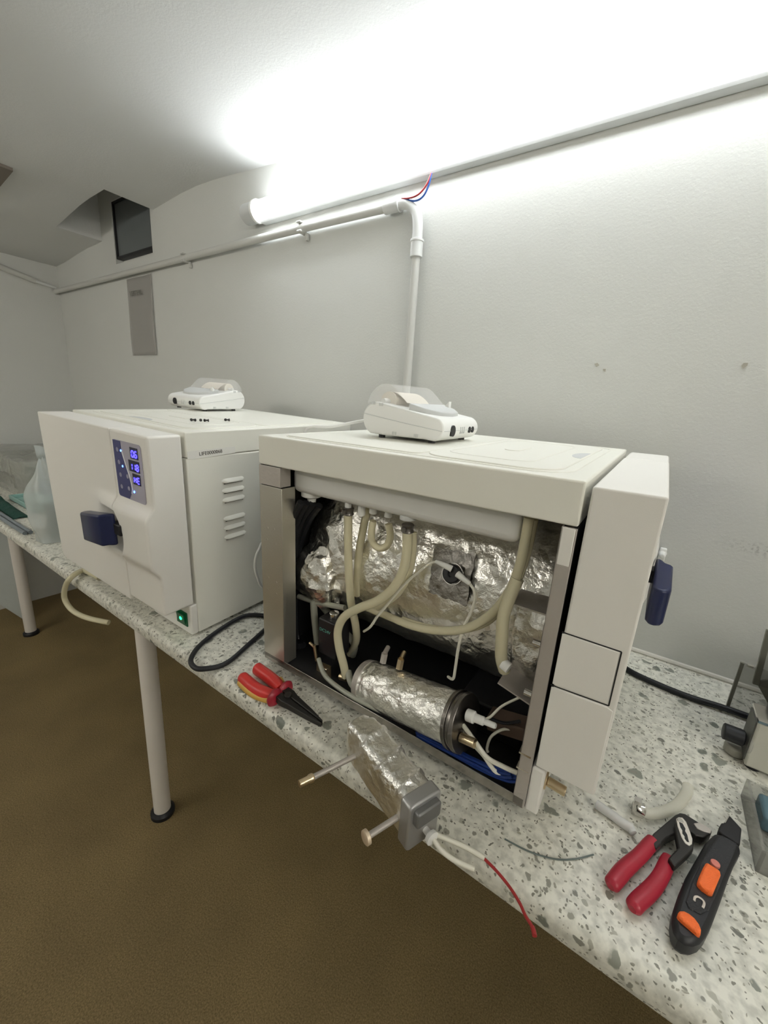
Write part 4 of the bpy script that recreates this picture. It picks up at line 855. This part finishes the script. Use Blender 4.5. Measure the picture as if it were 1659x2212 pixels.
# utility knife
kb = Vector((0.1387,-0.5052,0.7900))
kn = tool('utility_knife', 'chunky black utility knife with orange slider and orange end wheel', 'knife', kb)
def kc(x, y): return (1280 + x * .217, 1720 + y * .217)
body = flatpoly([(0.1440,-0.4441,0.8120),(0.1344,-0.4639,0.8120),(0.1244,-0.4931,0.8120),(0.1131,-0.5261,0.8120),(0.1063,-0.5512,0.8120),(0.1019,-0.5711,0.8120),(0.1004,-0.5847,0.8120),(0.1017,-0.5936,0.8120),(0.1055,-0.5975,0.8120),(0.1111,-0.5981,0.8120),(0.1175,-0.5947,0.8120),(0.1232,-0.5881,0.8120),(0.1285,-0.5775,0.8120),(0.1343,-0.5613,0.8120),(0.1442,-0.5283,0.8120),(0.1541,-0.4938,0.8120),(0.1631,-0.4650,0.8120),(0.1682,-0.4516,0.8120),(0.1690,-0.4425,0.8120),(0.1620,-0.4407,0.8120),(0.1516,-0.4398,0.8120)], .021, 'body', blackpl, kn, .005, kb)
flatpoly([(0.1508,-0.4259,0.8080),(0.1538,-0.4176,0.8080),(0.1565,-0.4155,0.8080),(0.1633,-0.3977,0.8080),(0.1743,-0.4110,0.8080),(0.1719,-0.4250,0.8080),(0.1696,-0.4385,0.8080),(0.1632,-0.4376,0.8080),(0.1537,-0.4359,0.8080),(0.1491,-0.4334,0.8080)], .010, 'blade_head', blackpl, kn, .0015, kb)
flatpoly([(0.1561,-0.4163,0.8085),(0.1628,-0.3978,0.8085),(0.1635,-0.3989,0.8085),(0.1577,-0.4157,0.8085)], .0016, 'blade', shiny, kn, 0, kb)
flatpoly([(0.1466,-0.4494,0.8135),(0.1518,-0.4440,0.8135),(0.1648,-0.4456,0.8135),(0.1605,-0.4616,0.8135),(0.1492,-0.4962,0.8135),(0.1397,-0.5272,0.8135),(0.1314,-0.5521,0.8135),(0.1243,-0.5617,0.8135),(0.1143,-0.5629,0.8135),(0.1119,-0.5571,0.8135),(0.1190,-0.5277,0.8135),(0.1285,-0.4966,0.8135)], .004, 'top_panel', mat('black_grain', (.03, .031, .034), .55, bump=(900, .3, 2)), body, .001, kb)
flatpoly([(0.1310,-0.5013,0.8200),(0.1367,-0.5023,0.8200),(0.1430,-0.5032,0.8200),(0.1433,-0.5079,0.8200),(0.1387,-0.5227,0.8200),(0.1348,-0.5353,0.8200),(0.1326,-0.5376,0.8200),(0.1259,-0.5364,0.8200),(0.1213,-0.5335,0.8200),(0.1229,-0.5263,0.8200),(0.1272,-0.5120,0.8200)], .008, 'slider', orange, body, .002, kb)
m = MB(); c = Vector((0.1403,-0.4931,0.8150)) - kb; m.cyl(c - Vector((0, 0, .004)), c + Vector((0, 0, .0015)), .0045, 16); m.build('slider_pin', mat('pink_pin', (.62, .20, .16), .5), body, bevel=.0005)
flatpoly([(0.1036,-0.5792,0.8170),(0.1057,-0.5745,0.8170),(0.1091,-0.5720,0.8170),(0.1133,-0.5714,0.8170),(0.1181,-0.5729,0.8170),(0.1216,-0.5764,0.8170),(0.1229,-0.5802,0.8170),(0.1223,-0.5850,0.8170),(0.1207,-0.5867,0.8170),(0.1160,-0.5854,0.8170),(0.1104,-0.5837,0.8170),(0.1056,-0.5823,0.8170)], .008, 'end_wheel', orange, body, .003, kb)
cm = [(0.1189,-0.5525,0.8143),(0.1197,-0.5479,0.8143),(0.1224,-0.5454,0.8143),(0.1262,-0.5459,0.8143),(0.1274,-0.5487,0.8143),(0.1259,-0.5547,0.8143)]
m = MB(); m.sweep([Vector(p) - kb for p in cm], .0011, 8, flat=.5, sm=3); m.build('pale_mark', mat('pale_print', (.62, .56, .50), .6), body)

# ================================================================= appliance at the right edge
ap = empty('heat_sealer', 'grey bench appliance with black knob and clear guard at the right edge', 'appliance', (.24, -.22, ZT)); a0 = Vector((.24, -.22, ZT))
AX0 = 0.1958
AZ1 = 0.8733; AZ0 = 0.7943
m = MB(); m.box((AX0, -.262, AZ0), (.60, -.215, AZ1)); 
for v in m.b.verts: v.co -= a0
bd = m.build('body', mat('warm_grey_enamel', (.58, .57, .50), .5, bump=(700, .1, 2)), ap, bevel=.003)
m = MB(); m.box((AX0 + .004, -.256, ZT + .008), (.60, -.218, AZ0));
for v in m.b.verts: v.co -= a0
m.build('plinth', blackpl, ap, bevel=.002)
m = MB(); m.box((AX0 - .001, -.263, AZ1 - .001), (.60, -.214, AZ1 + .003))
for v in m.b.verts: v.co -= a0
m.build('top_trim', shiny, bd)
for x, y in ((AX0 + .012, -.25), (.55, -.25), (AX0 + .05, -.15), (.55, -.15)):
    m = MB(); m.cyl(Vector((x, y, ZT)) - a0, Vector((x, y, ZT + .009)) - a0, .010, 16); m.build('foot', black, ap)
m = MB(); m.box((AX0 - .002, -.258, ZT + .012), (AX0 + .001, -.217, AZ1 - .004))
for v in m.b.verts: v.co -= a0
m.build('side_plate', mat('dark_grey_side', (.13, .13, .115), .5), ap)
m = MB(); m.cyl(Vector((AX0 - .008, -.235, ZT + .0005)) - a0, Vector((AX0 - .008, -.235, ZT + .016)) - a0, .014, 20); m.build('corner_foot', mat('grey_corner', (.36, .35, .30), .5), ap, bevel=.003)
kc0 = Vector((0.1655,-0.2450,0.8280)); kx = Vector((1, 0, 0))
m = MB(); m.lathe(kc0 - a0, kx, [(0, .011), (.001, .0125), (.024, .0125), (.026, .010), (AX0 - .015 - kc0.x, .009)], 28); kb_ = m.build('knob', black, ap)
m = MB(); m.lathe(kc0 - a0 + kx * .030, kx, [(0, .0195), (.0015, .020), (.003, .0195), (.003, .0145), (0, .0145)], 32); m.build('dial_ring', clear, kb_)
m = MB(); m.box((AX0 + .036, -.214, ZT + .008), (.55, -.126, AZ1 + .06))
for v in m.b.verts: v.co -= a0
m.build('press_arm', blackpl, ap, bevel=.008)
m = MB(); m.cyl(Vector((AX0 + .045, -.213, AZ1 + .020)) - a0, Vector((AX0 + .045, -.222, AZ1 + .020)) - a0, .006, 10); m.build('hinge_screw', shiny, ap)
# clear guard panes
G0, G1 = Vector((0.1910,-0.1064,0.7900)), Vector((0.1914,-0.1050,0.8860))
gr = empty('acrylic_guard', 'smoky clear acrylic guard standing against the wall beside the appliance', 'guard', G0)
m = MB(); m.prism([(0, 0), (G1.x - G0.x + .000, G1.z - G0.z), (.085, G1.z - G0.z - .004), (.070, 0)], lambda x, z: (x, 0, z + .0005), lambda x, z: (x, .004, z + .0005)); m.build('low_pane', acryl, gr, smooth=False)
m = MB(); m.prism([(-.002, 0), (G1.x - G0.x - .002, G1.z - G0.z), (G1.x - G0.x + .003, G1.z - G0.z), (.003, 0)], lambda x, z: (x, -.0005, z + .0005), lambda x, z: (x, .0045, z + .0005)); m.build('pane_edge', acryledge, gr, smooth=False)
T0, T1 = Vector((0.2156,-0.1100,0.8566)) - G0, Vector((0.2099,-0.1100,0.9610)) - G0
m = MB(); m.prism([(T0.x, T0.z), (T1.x, T1.z), (T1.x + .25, T1.z), (T0.x + .25, T0.z)], lambda x, z: (x, -.004, z), lambda x, z: (x, -.001, z)); m.build('tall_pane', acryl, gr, smooth=False)
m = MB(); m.prism([(T0.x - .004, T0.z), (T1.x - .004, T1.z), (T1.x + .004, T1.z), (T0.x + .004, T0.z)], lambda x, z: (x, -.006, z), lambda x, z: (x, 0, z)); m.build('pane_edge', acryledge, gr, smooth=False)
m = MB(); m.box((T0.x - .018, -.006, T0.z + .028), (T0.x - .010, 0, T0.z + .032)); m.build('hinge_pin', shiny, gr)
m = MB(); m.prism([(T0.x, T0.z + .004), (T0.x + .05, .0005), (T0.x + .075, .0005), (T0.x + .02, T0.z + .02)], lambda x, z: (x, -.003, z), lambda x, z: (x, .002, z)); m.build('brace', acryledge, gr, smooth=False)
# clear tray at the right edge
tr0 = Vector((0.1862,-0.4270,0.7900))
ty = empty('clear_tray', 'clear plastic tray holding a blue piece at the right edge', 'tray', tr0)
m = MB()
def tray(s, t): pass
for lo, hi in (((0, -.02, 0), (.12, .10, .003)), ((0, -.02, 0), (.003, .10, .03)), ((0, -.02, 0), (.12, -.017, .03)), ((0, .097, 0), (.12, .10, .03)), ((.117, -.02, 0), (.12, .10, .03))): m.box(lo, hi)
m.build('tray_shell', acryl, ty, smooth=False)
m = MB(); m.box((.012, .045, .0035), (.10, .09, .026)); m.build('blue_insert', bluegls, ty, bevel=.004)

# ================================================================= things at the far left of the bench
bc = Vector((-1.60, -.565, ZT))
bag = empty('plastic_bag', 'cloudy clear plastic bag standing left of the closed machine', 'bag', bc)
def bagp(s, t):
    A = 2 * PI * s; k = (.92 + .22 * math.sin(PI * min(1, t * 1.25))) * (1 - .86 * sst(.52, 1.02, t))
    p = Vector((.050 * k * math.cos(A) - .012 * t, .050 * k * math.sin(A), .275 * t + .002))
    return p + Vector((math.cos(A), math.sin(A), 0)) * (.005 * noise.noise(p * 26 + Vector((3, 1, 7))) + .0035 * math.sin(5 * A + 8 * t))
m = MB(); V_ = m.grid(bagp, 48, 40, True); m.b.faces.new([c[0] for c in V_][::-1]); m.build('bag_skin', bagm, bag)
m = MB(); m.sweep([(-.012, 0, .268), (-.006, .002, .283), (-.016, .008, .30)], lambda t: .010 + .016 * t, 10, flat=.3); m.build('bag_neck', bagm, bag)
m = MB(); m.box((-.025, -.012, .004), (.025, .02, .12), Matrix.Rotation(.1, 3, 'Y')); m.ball((-.006, 0, .175), .022, (1, .8, 1.15), 14); m.build('bag_contents', mat('grey_green_item', (.25, .29, .28), .6), bag, bevel=.006)
wx = Vector((-2.62, -.30, ZT))
wr = empty('wrapped_case', 'case wrapped in crinkled clear plastic at the far left end of the bench', 'case', wx)
def wrap(s, t):
    A = 2 * PI * s; e = .35; ca, sa = math.cos(A), math.sin(A)
    k = 1 if t < .82 else math.cos((t - .82) / .18 * PI / 2) ** .4 if t < 1 else .0
    p = Vector((math.copysign(abs(ca) ** e, ca) * .33 * max(k, .02), math.copysign(abs(sa) ** e, sa) * .175 * max(k, .02), .165 * min(1, t / .9) + .001))
    return p + Vector((ca, sa, .8)) * (.012 * noise.noise(p * 17) + .006 * noise.noise(p * 41)) * (1 if t > .05 else 0)
m = MB(); V_ = m.grid(wrap, 72, 36, True); m.b.faces.new([c[-1] for c in V_]); m.build('wrapping', film, wr)
m = MB(); m.box((-.29, -.14, .002), (.29, .14, .055)); m.build('case_base', mat('olive_metal', (.13, .13, .10), .45, .4), wr, bevel=.004)
m = MB(); m.box((-.28, -.13, .055), (.28, .13, .135)); m.build('case_top', mat('olive_glass', (.24, .25, .20), .3), wr, bevel=.01)
for x in (-.12, .02, .16):
    m = MB(); m.box((x, -.134, .056), (x + .03, -.129, .134)); m.build('label_strip', mat('pale_strip', (.42, .42, .36), .5), wr)
td = Vector((-2.13, -.43, ZT))
tt = empty('teal_tray', 'pale teal tray on the worktop behind the cloudy plastic bag', 'tray', td)
m = MB(); m.box((-.16, -.085, .001), (.16, .085, .006)); 
for lo, hi in (((-.16, -.085, .001), (-.155, .085, .022)), ((.155, -.085, .001), (.16, .085, .022)), ((-.16, -.085, .001), (.16, -.080, .022)), ((-.16, .080, .001), (.16, .085, .022))): m.box(lo, hi)
m.build('tray_shell', teal, tt, bevel=.0015)
def cloth(s, t):
    p = Vector((-2.30 + .36 * s, -.560 + .05 * (t - .5) - .004 * s, ZT))
    return Vector((p.x, p.y, ZT + .001 + (.030 * (1 - s) + .006) * math.sin(PI * t) * (1 + .4 * noise.noise(p * 40))))
m = MB(); m.grid(cloth, 30, 12); o = m.build('green_cloth', dgreen); q = o.modifiers.new('solid', 'SOLIDIFY'); q.thickness = .003; tag(o, 'dark green crumpled cloth along the front of the teal tray', 'cloth')
for k, (yy, lab) in enumerate(((-.617, 'grey tube along the bench front at far left, nearer of two'), (-.602, 'grey tube along the bench front at far left, farther of two'))):
    m = MB(); m.sweep([(-2.35, yy, ZT + .0068), (-2.05, yy, ZT + .0068), (-1.80, yy + .001, ZT + .0068), (-1.71, yy + .003, ZT + .0068)], .0065, 12); tag(m.build('grey_tube', mat('slate_tube%d' % k, (.20, .23, .25), .4)), lab, 'tube', 'grey tubes at the far left')
for o in bpy.data.objects:
    if o.type == 'MESH' and not o.parent and 'label' not in o and 'kind' not in o: print('UNLABELLED', o.name)
